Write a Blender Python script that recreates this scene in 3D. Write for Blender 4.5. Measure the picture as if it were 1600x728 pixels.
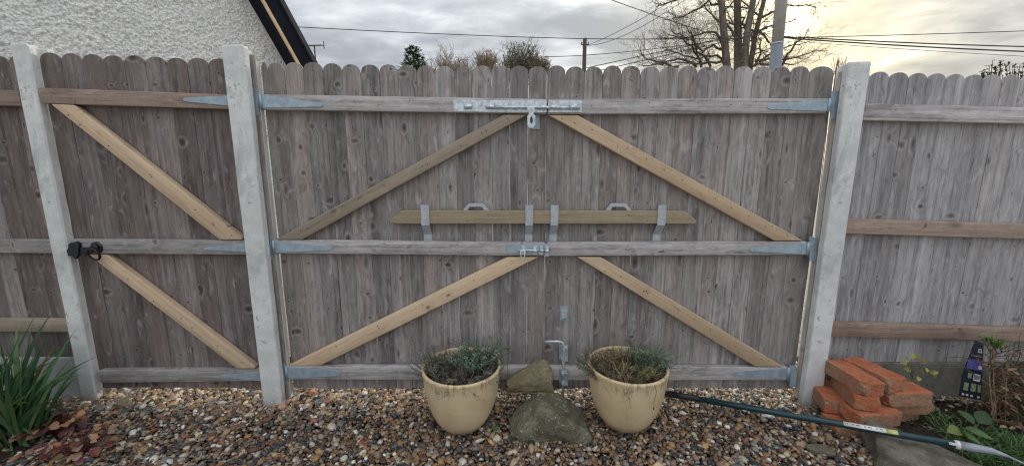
import bpy, bmesh, math, random
import numpy as np
from mathutils import Vector, Matrix

for o in list(bpy.data.objects):
    bpy.data.objects.remove(o)
SC = bpy.context.scene
COL = SC.collection
rng = random.Random(7)
nrg = np.random.default_rng(11)
R = math.radians

# ------------------------------------------------------------------ camera
F, PITCH, DIST, CAMZ = 600.0, R(9.6), 2.17, 1.39      # focal length in photo pixels, tilt, metres to fence, height
cam = bpy.data.cameras.new('camera')
cam.sensor_width = 36.0
cam.lens = 36.0 * F / 1600.0
cam.clip_start = 0.02
cam.clip_end = 3000
camo = bpy.data.objects.new('camera', cam)
camo.location = (0, -DIST, CAMZ)
camo.rotation_euler = (math.pi / 2 - PITCH, 0, 0)
COL.objects.link(camo)
SC.camera = camo

# ------------------------------------------------------------------ light
SUN = Vector((0.717, 1.076, 0.365)).normalized()
SUN_EL = math.asin(SUN.z)
SUN_AZ = math.atan2(SUN.x, SUN.y)
sl = bpy.data.lights.new('sun', 'SUN')
sl.energy = 1.5
sl.angle = R(12)
sl.color = (1.0, 0.88, 0.70)
so = bpy.data.objects.new('sun', sl)
so.rotation_euler = (-SUN).to_track_quat('-Z', 'Y').to_euler()
so.location = (6, 10, 8)
COL.objects.link(so)
SC.view_settings.view_transform = 'Standard'
SC.view_settings.look = 'None'
SC.view_settings.gamma = 1.0
SC.view_settings.exposure = 0.52
SC.cycles.use_denoising = True
SC.cycles.filter_width = 1.2
SC.cycles.sample_clamp_indirect = 4.0
SC.cycles.max_bounces = 6


# ------------------------------------------------------------------ node helpers
class NT:
    def __init__(s, nt):
        s.t = nt
        nt.nodes.clear()

    def n(s, typ, _p=None, **ins):
        nd = s.t.nodes.new(typ)
        for k, v in (_p or {}).items():
            setattr(nd, k, v)
        for k, v in ins.items():
            key = int(k[1:]) if k[0] == 'i' and k[1:].isdigit() else k.replace('_', ' ')
            s.set(nd, key, v)
        return nd

    def set(s, nd, key, v):
        sock = nd.inputs[key]
        if isinstance(v, bpy.types.NodeSocket):
            s.t.links.new(v, sock)
        elif isinstance(v, bpy.types.Node):
            s.t.links.new(v.outputs[0], sock)
        else:
            if isinstance(v, tuple) and len(v) == 3 and sock.type == 'RGBA':
                v = v + (1,)
            sock.default_value = v

    def m(s, op, a, b=0.0, c=None, clamp=False):
        nd = s.n('ShaderNodeMath', {'operation': op, 'use_clamp': clamp})
        s.set(nd, 0, a)
        s.set(nd, 1, b)
        if c is not None:
            s.set(nd, 2, c)
        return nd.outputs[0]

    def vm(s, op, a, b):
        nd = s.n('ShaderNodeVectorMath', {'operation': op})
        s.set(nd, 0, a)
        s.set(nd, 1, b)
        return nd.outputs['Value'] if op in ('DOT_PRODUCT', 'LENGTH') else nd.outputs[0]

    def mr(s, v, a, b, c, d, smooth=True):
        nd = s.n('ShaderNodeMapRange', {'interpolation_type': 'SMOOTHSTEP' if smooth else 'LINEAR'})
        for i, x in enumerate((v, a, b, c, d)):
            s.set(nd, i, x)
        return nd.outputs[0]

    def mix(s, f, a, b, blend='MIX'):
        nd = s.n('ShaderNodeMix', {'data_type': 'RGBA', 'blend_type': blend, 'clamp_factor': True})
        s.set(nd, 0, f)
        s.set(nd, 6, a)
        s.set(nd, 7, b)
        return nd.outputs[2]

    def noise(s, vec, scale=1.0, detail=4.0, rough=0.55, dist=0.0):
        nd = s.n('ShaderNodeTexNoise', None, Vector=vec, Scale=scale, Detail=detail, Roughness=rough, Distortion=dist)
        return nd.outputs[0]

    def comb(s, x, y, z):
        nd = s.n('ShaderNodeCombineXYZ')
        for i, v in enumerate((x, y, z)):
            s.set(nd, i, v)
        return nd.outputs[0]

    def ramp(s, f, stops):
        nd = s.n('ShaderNodeValToRGB', None, Fac=f)
        e = nd.color_ramp.elements
        while len(e) < len(stops):
            e.new(0.5)
        for el, (p, c) in zip(e, stops):
            el.position = p
            el.color = tuple(c) + (1,)
        return nd.outputs[0]


# ------------------------------------------------------------------ sky: Nishita air behind a broken cloud deck
w = bpy.data.worlds.new('World')
SC.world = w
w.use_nodes = True
t = NT(w.node_tree)
gen = t.n('ShaderNodeTexCoord').outputs['Generated']
sky = t.n('ShaderNodeTexSky', {'sky_type': 'NISHITA', 'sun_disc': False, 'sun_elevation': SUN_EL, 'sun_rotation': SUN_AZ})
sxyz = t.n('ShaderNodeSeparateXYZ', None, Vector=gen)
dz = t.m('MAXIMUM', sxyz.outputs[2], 0.0)
den = t.m('ADD', dz, 0.10)
cx = t.m('DIVIDE', sxyz.outputs[0], den)
cy = t.m('DIVIDE', sxyz.outputs[1], den)
cvec = t.comb(cx, cy, 0.0)
big = t.noise(t.vm('ADD', t.vm('MULTIPLY', cvec, (0.8, 0.9, 1)), (5.5,17.2,0)), 1.0, 6, 0.55, 0.4)
fine = t.noise(t.vm('ADD', t.vm('MULTIPLY', cvec, (2.0, 2.8, 1)), (33.4,1.1,0)), 1.0, 6, 0.60, 0.35)
cl = t.m('ADD', t.m('MULTIPLY', big, 0.68), t.m('MULTIPLY', fine, 0.32))
body = t.mr(cl, 0.39, 0.62, 0.0, 1.0)
ccol = t.ramp(body, [(0.0, (0.195, 0.206, 0.222)), (0.5, (0.315, 0.331, 0.350)), (0.8, (0.41, 0.426, 0.444)), (1.0, (0.58, 0.592, 0.605))])
# overcast sky: three times brighter overhead than at the horizon
grad = t.m('ADD', 1.0, t.m('MULTIPLY', dz, 2.2))
ccol = t.vm('MULTIPLY', ccol, t.comb(grad, grad, grad))
sd = t.vm('DOT_PRODUCT', t.vm('NORMALIZE', gen, (0, 0, 0)), tuple(SUN))
sd = t.m('MAXIMUM', sd, 0.0)
wide = t.m('POWER', sd, 26.0)
near = t.m('POWER', sd, 160.0)
core = t.m('POWER', sd, 2200.0)
thin = t.mr(cl, 0.40, 0.60, 0.05, 1.0)
gw = t.m('MULTIPLY', wide, thin)
g2 = t.m('MULTIPLY', near, t.m('ADD', 0.3, t.m('MULTIPLY', thin, 0.7)))
glow = t.vm('MULTIPLY', t.comb(gw, gw, gw), (0.16, 0.10, 0.0))
glow2 = t.vm('MULTIPLY', t.comb(g2, g2, g2), (0.30, 0.20, 0.0))
glow3 = t.vm('MULTIPLY', t.comb(core, core, core), (4.0, 3.6, 2.4))
warm = t.mix(t.m('MULTIPLY', t.m('POWER', sd, 18.0), 0.95), (1, 1, 1), (1.0, 0.94, 0.77))
ccol = t.vm('MULTIPLY', ccol, warm)
ccol = t.vm('ADD', ccol, t.vm('ADD', glow, t.vm('ADD', glow2, glow3)))
bg1 = t.n('ShaderNodeBackground', None, Color=sky.outputs[0], Strength=0.10)
bg2 = t.n('ShaderNodeBackground', None, Color=ccol, Strength=1.0)
mixs = t.n('ShaderNodeMixShader', None, i0=0.93, i1=bg1.outputs[0], i2=bg2.outputs[0])
t.n('ShaderNodeOutputWorld', None, Surface=mixs.outputs[0])


# ------------------------------------------------------------------ pixel (1600 x 728) -> place
CP, SP = math.cos(PITCH), math.sin(PITCH)


def ray(px, py):
    uy = (364.0 - py) / F
    return Vector(((px - 800.0) / F, CP + uy * SP, uy * CP - SP))


CAM = Vector((0, -DIST, CAMZ))


def U(px, py, Y=0.0):
    d = ray(px, py)
    return CAM + d * ((Y + DIST) / d.y)


def G(px, py, z=0.0):
    d = ray(px, py)
    return CAM + d * ((z - CAMZ) / d.z)


def UP(px, py, p0, nrm):
    d = ray(px, py)
    return CAM + d * ((p0 - CAM).dot(nrm) / d.dot(nrm))


def project(p):
    q = Vector(p) - CAM
    fwd = q.y * CP - q.z * SP
    up = q.y * SP + q.z * CP
    return 800 + F * q.x / fwd, 364 - F * up / fwd


# ------------------------------------------------------------------ object helpers
def tag(o, label=None, cat=None, group=None, kind=None):
    if label: o['label'] = label
    if cat: o['category'] = cat
    if group: o['group'] = group
    if kind: o['kind'] = kind
    return o


def empty(name, loc, label, cat, group=None, kind=None):
    o = bpy.data.objects.new(name, None)
    o.empty_display_size = 0.05
    COL.objects.link(o)
    o.location = loc
    return tag(o, label, cat, group, kind)


def tone(o, r=None, g=None, b=None):
    o.color = (rng.random() if r is None else r, rng.random() if g is None else g, rng.random() if b is None else b, 1)


def obj(name, verts, faces, mat, parent=None, smooth=False, gc=None, col=None, base=None):
    """verts in world places; the mesh is stored relative to its thing's base"""
    off = Vector(parent_base(parent)) if parent else Vector(base or (0, 0, 0))
    me = bpy.data.meshes.new(name)
    me.from_pydata([tuple(Vector(v) - off) for v in verts], [], faces)
    finish(me, mat, smooth, gc, col)
    o = bpy.data.objects.new(name, me)
    COL.objects.link(o)
    if parent: o.parent = parent
    else: o.location = off
    tone(o)
    return o


def parent_base(p):
    v = Vector((0, 0, 0))
    while p:
        v += p.location
        p = p.parent
    return v


def finish(me, mat, smooth, gc=None, col=None):
    me.materials.append(mat)
    if smooth:
        me.polygons.foreach_set('use_smooth', [True] * len(me.polygons))
    if gc is not None:
        a = me.attributes.new('gc', 'FLOAT_VECTOR', 'POINT')
        a.data.foreach_set('vector', np.asarray(gc, dtype=np.float32).ravel())
    if col is not None:
        a = me.attributes.new('tint', 'FLOAT_COLOR', 'POINT')
        a.data.foreach_set('color', np.asarray(col, dtype=np.float32).ravel())
    me.update()


class MB:
    def __init__(s):
        s.v, s.f, s.c = [], [], []

    def add(s, verts, faces, col=None):
        n = len(s.v)
        s.v += [Vector(q) for q in verts]
        s.f += [tuple(i + n for i in f) for f in faces]
        if col is not None:
            s.c += [tuple(col) + (1,)] * len(verts)

    def build(s, name, mat, parent=None, smooth=False, base=None):
        return obj(name, s.v, s.f, mat, parent, smooth, None, s.c if s.c else None, base)


def prism(name, poly, y0, y1, mat, parent=None, axis=(0, 1), bevel=0.0, seg=2, smooth=False, tn=None, holes=None):
    """poly: (x, z) outline seen from the front; y0 is the face nearer the camera"""
    bm = bmesh.new()
    fr = [bm.verts.new((x, y0, z)) for x, z in poly]
    bk = [bm.verts.new((x, y1, z)) for x, z in poly]
    n = len(poly)
    area = sum(poly[i][0] * poly[(i + 1) % n][1] - poly[(i + 1) % n][0] * poly[i][1] for i in range(n))
    if area < 0:
        fr.reverse(); bk.reverse()
    bm.faces.new(fr)
    bm.faces.new(list(reversed(bk)))
    for i in range(n):
        j = (i + 1) % n
        bm.faces.new((fr[j], fr[i], bk[i], bk[j]))
    if bevel > 0:
        es = [e for e in bm.edges if abs(e.verts[0].co.y - y0) < 1e-6 or abs(e.verts[1].co.y - y0) < 1e-6] if n > 8 else list(bm.edges)
        bmesh.ops.bevel(bm, geom=es, offset=bevel, segments=seg, affect='EDGES', profile=0.5, clamp_overlap=True)
    bmesh.ops.recalc_face_normals(bm, faces=bm.faces)
    base = parent_base(parent)
    L = math.hypot(*axis)
    ax = (axis[0] / L, axis[1] / L)
    gc = [(v.co.x * ax[1] - v.co.z * ax[0], v.co.x * ax[0] + v.co.z * ax[1], v.co.y) for v in bm.verts]
    for v in bm.verts:
        v.co -= base
    me = bpy.data.meshes.new(name)
    bm.to_mesh(me)
    bm.free()
    finish(me, mat, smooth, gc)
    o = bpy.data.objects.new(name, me)
    COL.objects.link(o)
    if parent: o.parent = parent
    tone(o, *(tn or ()))
    return o


def pxpoly(pts, Y):
    return [(U(x, y, Y).x, U(x, y, Y).z) for x, y in pts]


def plate(name, pts, Y, th, mat, parent, bevel=0.0, axis=(1, 0), tn=None):
    """pts: photo pixels of the front outline, Y the front plane, th the thickness behind it"""
    return prism(name, pxpoly(pts, Y), Y, Y + th, mat, parent, axis, bevel, tn=tn)


def tube_data(pts, rad, sides=6, cap=True):
    pts = [Vector(p) for p in pts]
    n = len(pts)
    if not hasattr(rad, '__len__'): rad = [rad] * n
    verts, faces = [], []
    up = None
    for i in range(n):
        d = (pts[min(i + 1, n - 1)] - pts[max(i - 1, 0)])
        d = d.normalized() if d.length > 1e-9 else Vector((0, 0, 1))
        if up is None:
            up = d.orthogonal().normalized()
        else:
            up = (up - d * up.dot(d))
            up = up.normalized() if up.length > 1e-6 else d.orthogonal().normalized()
        sd_ = d.cross(up)
        for k in range(sides):
            a = 2 * math.pi * k / sides
            verts.append(pts[i] + (up * math.cos(a) + sd_ * math.sin(a)) * rad[i])
    for i in range(n - 1):
        for k in range(sides):
            k2 = (k + 1) % sides
            faces.append((i * sides + k, i * sides + k2, (i + 1) * sides + k2, (i + 1) * sides + k))
    if cap:
        faces.append(tuple(reversed(range(sides))))
        faces.append(tuple((n - 1) * sides + k for k in range(sides)))
    return verts, faces


def tube(name, pts, rad, mat, parent=None, sides=8, base=None):
    v, f = tube_data(pts, rad, sides)
    return obj(name, v, f, mat, parent, True, base=base)


def ring_data(c, ax, Rr, r, n=20, m=8):
    ax = Vector(ax).normalized()
    a = ax.orthogonal().normalized()
    b = ax.cross(a)
    verts, faces = [], []
    for i in range(n):
        th = 2 * math.pi * i / n
        d = a * math.cos(th) + b * math.sin(th)
        for k in range(m):
            ph = 2 * math.pi * k / m
            verts.append(Vector(c) + d * (Rr + r * math.cos(ph)) + ax * r * math.sin(ph))
    for i in range(n):
        for k in range(m):
            faces.append((i * m + k, ((i + 1) % n) * m + k, ((i + 1) % n) * m + (k + 1) % m, i * m + (k + 1) % m))
    return verts, faces


def lathe(name, prof, c, mat, parent, n=48):
    verts, faces = [], []
    for r, z in prof:
        for i in range(n):
            a = 2 * math.pi * i / n
            verts.append(Vector(c) + Vector((r * math.cos(a), r * math.sin(a), z)))
    for j in range(len(prof) - 1):
        for i in range(n):
            i2 = (i + 1) % n
            faces.append((j * n + i, j * n + i2, (j + 1) * n + i2, (j + 1) * n + i))
    return obj(name, verts, faces, mat, parent, True)


def box_data(c, sx, sy, sz, M=None):
    vs = [Vector((x * sx / 2, y * sy / 2, z * sz / 2)) for x in (-1, 1) for y in (-1, 1) for z in (-1, 1)]
    if M is not None: vs = [M @ v for v in vs]
    return [Vector(c) + v for v in vs], [(0, 1, 3, 2), (4, 6, 7, 5), (0, 4, 5, 1), (2, 3, 7, 6), (0, 2, 6, 4), (1, 5, 7, 3)]


# ------------------------------------------------------------------ materials
def newmat(name):
    m = bpy.data.materials.new(name)
    m.use_nodes = True
    return m, NT(m.node_tree)


def bsdf(t, color, rough=0.7, metal=0.0, bump=None, bstr=0.3, bdist=0.002, spec=0.5, **kw):
    b = t.n('ShaderNodeBsdfPrincipled')
    t.set(b, 'Base Color', color)
    t.set(b, 'Roughness', rough)
    t.set(b, 'Metallic', metal)
    t.set(b, 'Specular IOR Level', spec)
    for k, v in kw.items():
        t.set(b, k.replace('_', ' '), v)
    if bump is not None:
        bn = t.n('ShaderNodeBump', None, Height=bump, Strength=bstr, Distance=bdist)
        t.set(b, 'Normal', bn.outputs[0])
    t.n('ShaderNodeOutputMaterial', None, Surface=b.outputs[0])
    return b


def wood(name, light, dark, brown, knot, knots=0.35, hue=0.72, streak=1.0, rough=0.82, tvar=0.75, blot=1.0):
    m, t = newmat(name)
    gc = t.n('ShaderNodeAttribute', {'attribute_name': 'gc'}).outputs['Vector']
    oi = t.n('ShaderNodeObjectInfo')
    sc = t.n('ShaderNodeSeparateColor', None, Color=oi.outputs['Color'])
    r_, g_, b_ = sc.outputs
    off = t.comb(t.m('MULTIPLY', b_, 37.0), t.m('MULTIPLY', b_, 191.3), t.m('MULTIPLY', g_, 17.0))
    v = t.vm('ADD', gc, off)
    kv = t.vm('MULTIPLY', v, (11.0, 7.0, 0))
    vo = t.n('ShaderNodeTexVoronoi', {'voronoi_dimensions': '2D'}, Vector=kv, Scale=1.0)
    wob = t.noise(t.vm('MULTIPLY', v, (70, 45, 30)), 1.0, 3)
    vc = t.n('ShaderNodeSeparateColor', None, Color=vo.outputs['Color'])
    dl = t.n('ShaderNodeSeparateXYZ', None, Vector=t.vm('SUBTRACT', kv, vo.outputs['Position']))
    asp = t.m('ADD', 0.45, t.m('MULTIPLY', t.m('FRACT', t.m('MULTIPLY', vc.outputs[1], 7.31)), 1.25))
    ddx, ddy = t.m('DIVIDE', dl.outputs[0], asp), t.m('MULTIPLY', t.m('MULTIPLY', dl.outputs[1], 1.25), asp)
    dl2 = t.m('SQRT', t.m('ADD', t.m('MULTIPLY', ddx, ddx), t.m('MULTIPLY', ddy, ddy)))
    d = t.m('ADD', dl2, t.m('MULTIPLY', t.m('SUBTRACT', wob, 0.5), 0.17))
    clus = t.noise(t.vm('MULTIPLY', v, (4.0, 2.2, 0)), 1.0, 2)
    kth = t.m('SUBTRACT', 1.0 - knots * 0.62, t.m('ADD', t.m('MULTIPLY', g_, knots * 0.7), t.mr(clus, 0.45, 0.68, 0.0, knots * 1.1)))
    pres = t.m('GREATER_THAN', vc.outputs[0], kth)
    pres = t.m('MULTIPLY', pres, t.m('ADD', 0.55, t.m('MULTIPLY', vc.outputs[2], 0.45)))
    size = t.m('ADD', 0.42, t.m('MULTIPLY', t.m('POWER', vc.outputs[1], 3.0), 1.25))
    d = t.m('DIVIDE', d, size)
    kn = t.m('MULTIPLY', t.m('ADD', t.m('MULTIPLY', t.mr(d, 0.03, 0.19, 1.0, 0.0), 0.72), t.m('MULTIPLY', t.mr(d, 0.01, 0.10, 1.0, 0.0), 0.28)), pres)
    rim = t.m('MULTIPLY', t.m('MULTIPLY', t.mr(d, 0.13, 0.19, 0.0, 1.0), t.mr(d, 0.20, 0.30, 1.0, 0.0)), pres)
    halo = t.m('MULTIPLY', t.mr(d, 0.10, 0.60, 1.0, 0.0), pres)
    v2 = t.vm('ADD', v, t.comb(t.m('MULTIPLY', halo, 0.022), 0.0, 0.0))
    g1 = t.noise(t.vm('MULTIPLY', v2, (150, 3.5, 60)), 1.0, 4, 0.6, 0.3)
    g2 = t.noise(t.vm('MULTIPLY', v2, (38, 0.9, 20)), 1.0, 3, 0.55, 0.9)
    g3 = t.noise(t.vm('MULTIPLY', v, (9, 1.6, 6)), 1.0, 4, 0.6, 0.4)
    g4 = t.noise(t.vm('MULTIPLY', v2, (330, 5.0, 60)), 1.0, 2, 0.5)
    gm = t.noise(t.vm('MULTIPLY', v2, (34, 11, 20)), 1.0, 5, 0.65, 0.9)
    val = t.m('ADD', t.m('MULTIPLY', g1, 0.15 * streak), t.m('ADD', t.m('MULTIPLY', g2, 0.40), t.m('ADD', t.m('MULTIPLY', g3, 0.42), t.m('MULTIPLY', gm, 0.30 * blot))))
    val = t.m('ADD', val, 0.5 - 0.5 * (0.15 * streak + 0.82 + 0.30 * blot))
    fac = t.mr(val, 0.365, 0.625, 0.0, 1.0, False)
    col = t.mix(fac, dark, light)
    bf = t.m('MULTIPLY', t.m('ADD', t.m('MULTIPLY', g_, 0.75), t.m('MULTIPLY', t.m('SUBTRACT', g3, 0.5), 1.8)), hue, clamp=True)
    col = t.mix(bf, col, t.mix(fac, tuple(c * 0.5 for c in brown), brown))
    g5 = t.noise(t.vm('MULTIPLY', v2, (26, 0.45, 20)), 1.0, 4, 0.6, 1.2)
    crack = t.m('MAXIMUM', t.mr(g4, 0.30, 0.38, 0.55, 0.0), t.mr(g5, 0.60, 0.74, 0.0, 0.45))
    col = t.mix(crack, col, tuple(c * 0.35 for c in dark))
    tm = t.m('ADD', 1.0 - tvar * 0.5, t.m('MULTIPLY', r_, tvar))
    col = t.vm('MULTIPLY', col, t.comb(tm, tm, tm))
    col = t.mix(t.m('MULTIPLY', halo, 0.30), col, tuple(c * 0.55 for c in brown))
    col = t.mix(t.m('MULTIPLY', rim, 0.28), col, tuple(min(1, c * 1.25) for c in light))
    col = t.mix(t.m('MULTIPLY', kn, 0.9), col, knot)
    sv = t.noise(t.vm('MULTIPLY', v2, (21, 6.5, 15)), 1.0, 5, 0.62, 1.0)
    col = t.mix(t.m('MULTIPLY', t.mr(sv, 0.56, 0.70, 0.0, 0.36 * blot), t.m('SUBTRACT', 1.0, kn)), col, tuple(min(1, c * 1.30 + 0.015 * k) for k, c in enumerate(light)))
    col = t.mix(t.mr(sv, 0.30, 0.42, 0.42 * blot, 0.0), col, tuple(c * 0.55 for c in dark))
    hgt = t.m('ADD', t.m('MULTIPLY', g1, 0.6), t.m('SUBTRACT', t.m('MULTIPLY', g4, 0.4), t.m('MULTIPLY', kn, 0.5)))
    bsdf(t, col, rough, 0, hgt, 0.55, 0.003, 0.3)
    return m


M_BOARD = wood('weathered board wood', (0.46, 0.445, 0.452), (0.150, 0.131, 0.128), (0.275, 0.205, 0.170), (0.050, 0.041, 0.038), knots=0.34)
M_BOARD_L = wood('dark brown board wood', (0.39, 0.352, 0.36), (0.125, 0.103, 0.103), (0.240, 0.176, 0.145), (0.04, 0.031, 0.028), knots=0.26, hue=0.8)  # darker, browner boards of the left panel and single gate
M_JAMB_LIGHT = wood('pale jamb light wood', (0.70, 0.67, 0.62), (0.5, 0.47, 0.43), (0.55, 0.48, 0.40), (0.2, 0.16, 0.12), knots=0.05, hue=0.3, tvar=0.1)  # light on the jamb sides, put into a paler wood colour
M_BOARD_R = wood('silvered board wood', (0.51, 0.50, 0.515), (0.19, 0.18, 0.183), (0.31, 0.265, 0.24), (0.075, 0.062, 0.055), knots=0.28, hue=0.45, tvar=0.5)
M_RAIL = wood('grey rail wood', (0.54, 0.515, 0.52), (0.20, 0.18, 0.178), (0.34, 0.25, 0.20), (0.07, 0.055, 0.048), knots=0.22, hue=0.4)
M_RAIL_B = wood('brown rail wood', (0.40, 0.315, 0.265), (0.22, 0.165, 0.135), (0.36, 0.23, 0.17), (0.07, 0.05, 0.04), knots=0.22, hue=0.7)
M_PINE = wood('new pine wood', (0.73, 0.565, 0.395), (0.55, 0.40, 0.265), (0.62, 0.45, 0.29), (0.17, 0.095, 0.05), knots=0.16, hue=0.45, streak=0.7, tvar=0.3, blot=0.6)
M_PINE_G = wood('faded pine wood', (0.50, 0.425, 0.345), (0.31, 0.255, 0.20), (0.38, 0.29, 0.20), (0.13, 0.09, 0.06), knots=0.22, hue=0.45, tvar=0.3, blot=0.6)
M_BAR = wood('greenish pine wood', (0.43, 0.355, 0.25), (0.285, 0.23, 0.155), (0.345, 0.27, 0.175), (0.12, 0.09, 0.055), knots=0.12, hue=0.4, tvar=0.3, blot=0.6)


def concrete(name, a, b, grime, gs=0.5, bump=0.7, foot=0.0):
    m, t = newmat(name)
    co = t.n('ShaderNodeTexCoord').outputs['Object']
    n1 = t.noise(co, 9, 6, 0.6)
    n2 = t.noise(co, 130, 3, 0.7)
    n3 = t.noise(t.vm('MULTIPLY', co, (3, 3, 1.3)), 2.0, 6, 0.65, 0.6)
    n4 = t.n('ShaderNodeTexVoronoi', None, Vector=co, Scale=160).outputs['Distance']
    col = t.mix(t.mr(n1, 0.35, 0.65, 0, 1), a, b)
    col = t.mix(t.m('MULTIPLY', t.mr(n2, 0.55, 0.72, 0, 1), 0.35), col, tuple(c * 0.55 for c in a))
    spk = t.m('MULTIPLY', t.mr(n4, 0.12, 0.24, 1, 0), t.mr(n3, 0.50, 0.66, 0, 1))
    col = t.mix(t.m('MULTIPLY', spk, gs), col, grime)
    col = t.mix(t.m('MULTIPLY', t.mr(n3, 0.50, 0.72, 0, 1), gs), col, grime)
    pz = t.n('ShaderNodeSeparateXYZ', None, Vector=co)
    n6 = t.noise(co, 38, 4, 0.65)
    splash = t.m('MULTIPLY', t.mr(t.m('ADD', pz.outputs[2], t.m('MULTIPLY', t.m('SUBTRACT', n3, 0.5), 0.35)), -0.02, 0.10, 1.0, 0.0), foot)
    col = t.mix(t.m('MULTIPLY', splash, 0.75), col, (0.20, 0.16, 0.11))
    pit = t.m('MULTIPLY', t.mr(n6, 0.60, 0.68, 0, 1), t.mr(n1, 0.42, 0.60, 0, 1))
    col = t.mix(t.m('MULTIPLY', pit, gs), col, tuple(c * 0.8 for c in grime))
    hg = t.m('SUBTRACT', t.m('ADD', t.m('MULTIPLY', n1, 0.5), n2), t.m('MULTIPLY', pit, 0.8))
    bsdf(t, col, 0.9, 0, hg, bump, 0.004, 0.25)
    return m


M_CONC = concrete('post concrete', (0.64, 0.655, 0.65), (0.80, 0.81, 0.80), (0.22, 0.225, 0.205), 0.6, foot=1.0)
M_CONC_D = concrete('damp gravel board concrete', (0.17, 0.165, 0.14), (0.25, 0.24, 0.205), (0.075, 0.082, 0.055), 0.9)
M_CONC_L = concrete('pale gravel board concrete', (0.46, 0.47, 0.47), (0.55, 0.56, 0.56), (0.22, 0.2, 0.17), 0.5)


def metal(name, base, met, rough, var=0.25, sc=40):
    m, t = newmat(name)
    co = t.n('ShaderNodeTexCoord').outputs['Object']
    n1 = t.noise(co, sc, 5, 0.65)
    n2 = t.noise(co, sc * 5, 2, 0.5)
    col = t.mix(t.mr(n1, 0.35, 0.65, 0, 1), tuple(c * (1 - var) for c in base), tuple(min(1, c * (1 + var)) for c in base))
    rg = t.m('ADD', rough - 0.1, t.m('MULTIPLY', n1, 0.2))
    bsdf(t, col, rg, met, n2, 0.15, 0.001)
    return m


M_GALV = metal('galvanised steel', (0.37, 0.465, 0.545), 0.3, 0.45, 0.14, 25)
M_ZINC = metal('bright zinc', (0.62, 0.68, 0.72), 0.5, 0.38)
M_BRKT = metal('grey painted steel', (0.46, 0.50, 0.545), 0.15, 0.45, 0.1)
M_BLACK = metal('black iron', (0.010, 0.012, 0.016), 0.1, 0.4)
M_HOLE = metal('screw hole dark', (0.035, 0.03, 0.028), 0.2, 0.6)


def plain(name, col, rough=0.6, var=0.2, sc=30, bump=0.2, bdist=0.002, spec=0.5, stretch=(1, 1, 1)):
    m, t = newmat(name)
    co = t.vm('MULTIPLY', t.n('ShaderNodeTexCoord').outputs['Object'], stretch)
    n1 = t.noise(co, sc, 5, 0.6)
    c = t.mix(t.mr(n1, 0.3, 0.7, 0, 1), tuple(x * (1 - var) for x in col), tuple(min(1, x * (1 + var)) for x in col))
    bsdf(t, c, rough, 0, n1, bump, bdist, spec)
    return m


def tinted(name, rough=0.6, spec=0.5, var=0.35, sc=60, bump=0.2, bdist=0.002, trans=0.0):
    """colour comes from the mesh's own tint (pebbles, leaves of mixed colour)"""
    m, t = newmat(name)
    at = t.n('ShaderNodeAttribute', {'attribute_name': 'tint'}).outputs['Color']
    co = t.n('ShaderNodeTexCoord').outputs['Object']
    n1 = t.noise(co, sc, 4, 0.65)
    f = t.m('ADD', 1 - var, t.m('MULTIPLY', n1, 2 * var))
    c = t.vm('MULTIPLY', at, t.comb(f, f, f))
    b = bsdf(t, c, rough, 0, n1, bump, bdist, spec)
    if trans:
        tr = t.n('ShaderNodeBsdfTranslucent', None, Color=c)
        ms = t.n('ShaderNodeMixShader', None, i0=trans, i1=b.outputs[0], i2=tr.outputs[0])
        out = [n for n in t.t.nodes if n.type == 'OUTPUT_MATERIAL'][0]
        t.t.links.new(ms.outputs[0], out.inputs[0])
    return m


M_PEB = tinted('pebble stone', 0.45, 0.5, 0.35, 90, 0.25, 0.001)
M_LEAF = tinted('leaf', 0.5, 0.45, 0.2, 40, 0.2, 0.001, 0.25)
M_TWIG = tinted('dry twig', 0.85, 0.2, 0.25, 60)
M_BARK = plain('tree bark', (0.17, 0.145, 0.12), 0.9, 0.35, 14, 0.6, 0.02, 0.2, (1, 1, 0.25))
M_CABLE = plain('black cable', (0.03, 0.03, 0.032), 0.6)
M_POLEWOOD = plain('dark pole timber', (0.07, 0.055, 0.042), 0.9, 0.3, 8)
M_POLEGREY = plain('grey pole paint', (0.34, 0.32, 0.30), 0.8, 0.12, 6, 0.1)
M_POLESLV = plain('pole base sleeve', (0.20, 0.235, 0.27), 0.6, 0.1, 6, 0.1)
M_SOIL = plain('dark damp soil', (0.038, 0.029, 0.022), 0.95, 0.5, 40, 1.0, 0.02, 0.2)
M_BASE = plain('gravel bed base', (0.035, 0.030, 0.026), 0.95, 0.4, 60, 1.0, 0.01, 0.2)
M_DRIVE = plain('pale shingle drive', (0.42, 0.38, 0.32), 0.9, 0.4, 45, 1.0, 0.02, 0.2)
M_TOOL = plain('dark green lacquer', (0.012, 0.045, 0.055), 0.3, 0.15, 25, 0.05)
M_SILV = plain('grey ferrule paint', (0.33, 0.36, 0.41), 0.4, 0.15, 30, 0.05)
M_WHITE = plain('white label', (0.72, 0.72, 0.68), 0.5, 0.1, 60, 0.02)
M_YELLOW = plain('yellow label', (0.62, 0.60, 0.20), 0.5, 0.1, 60, 0.02)
M_NAVY = plain('navy printed card', (0.012, 0.018, 0.035), 0.45, 0.15, 30, 0.02)
M_PURPLE = plain('purple printed picture', (0.10, 0.085, 0.33), 0.45, 0.6, 130, 0.02)
M_GREENP = plain('green printed mark', (0.22, 0.28, 0.16), 0.5, 0.4, 120, 0.02)
M_PRINT = plain('pale printed mark', (0.62, 0.64, 0.66), 0.5, 0.1, 60, 0.02)
M_SOFFIT = plain('black verge paint', (0.008, 0.010, 0.018), 0.7, 0.2, 12, 0.05, 0.002, 0.15)
M_TRIM = plain('sunlit tan verge trim', (0.68, 0.50, 0.30), 0.5, 0.12, 10, 0.05)  # tan holds the sunlight caught along the trim, put into its colour
M_TILE = plain('dark roof tile', (0.05, 0.05, 0.055), 0.7, 0.3, 20, 0.4)


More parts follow.
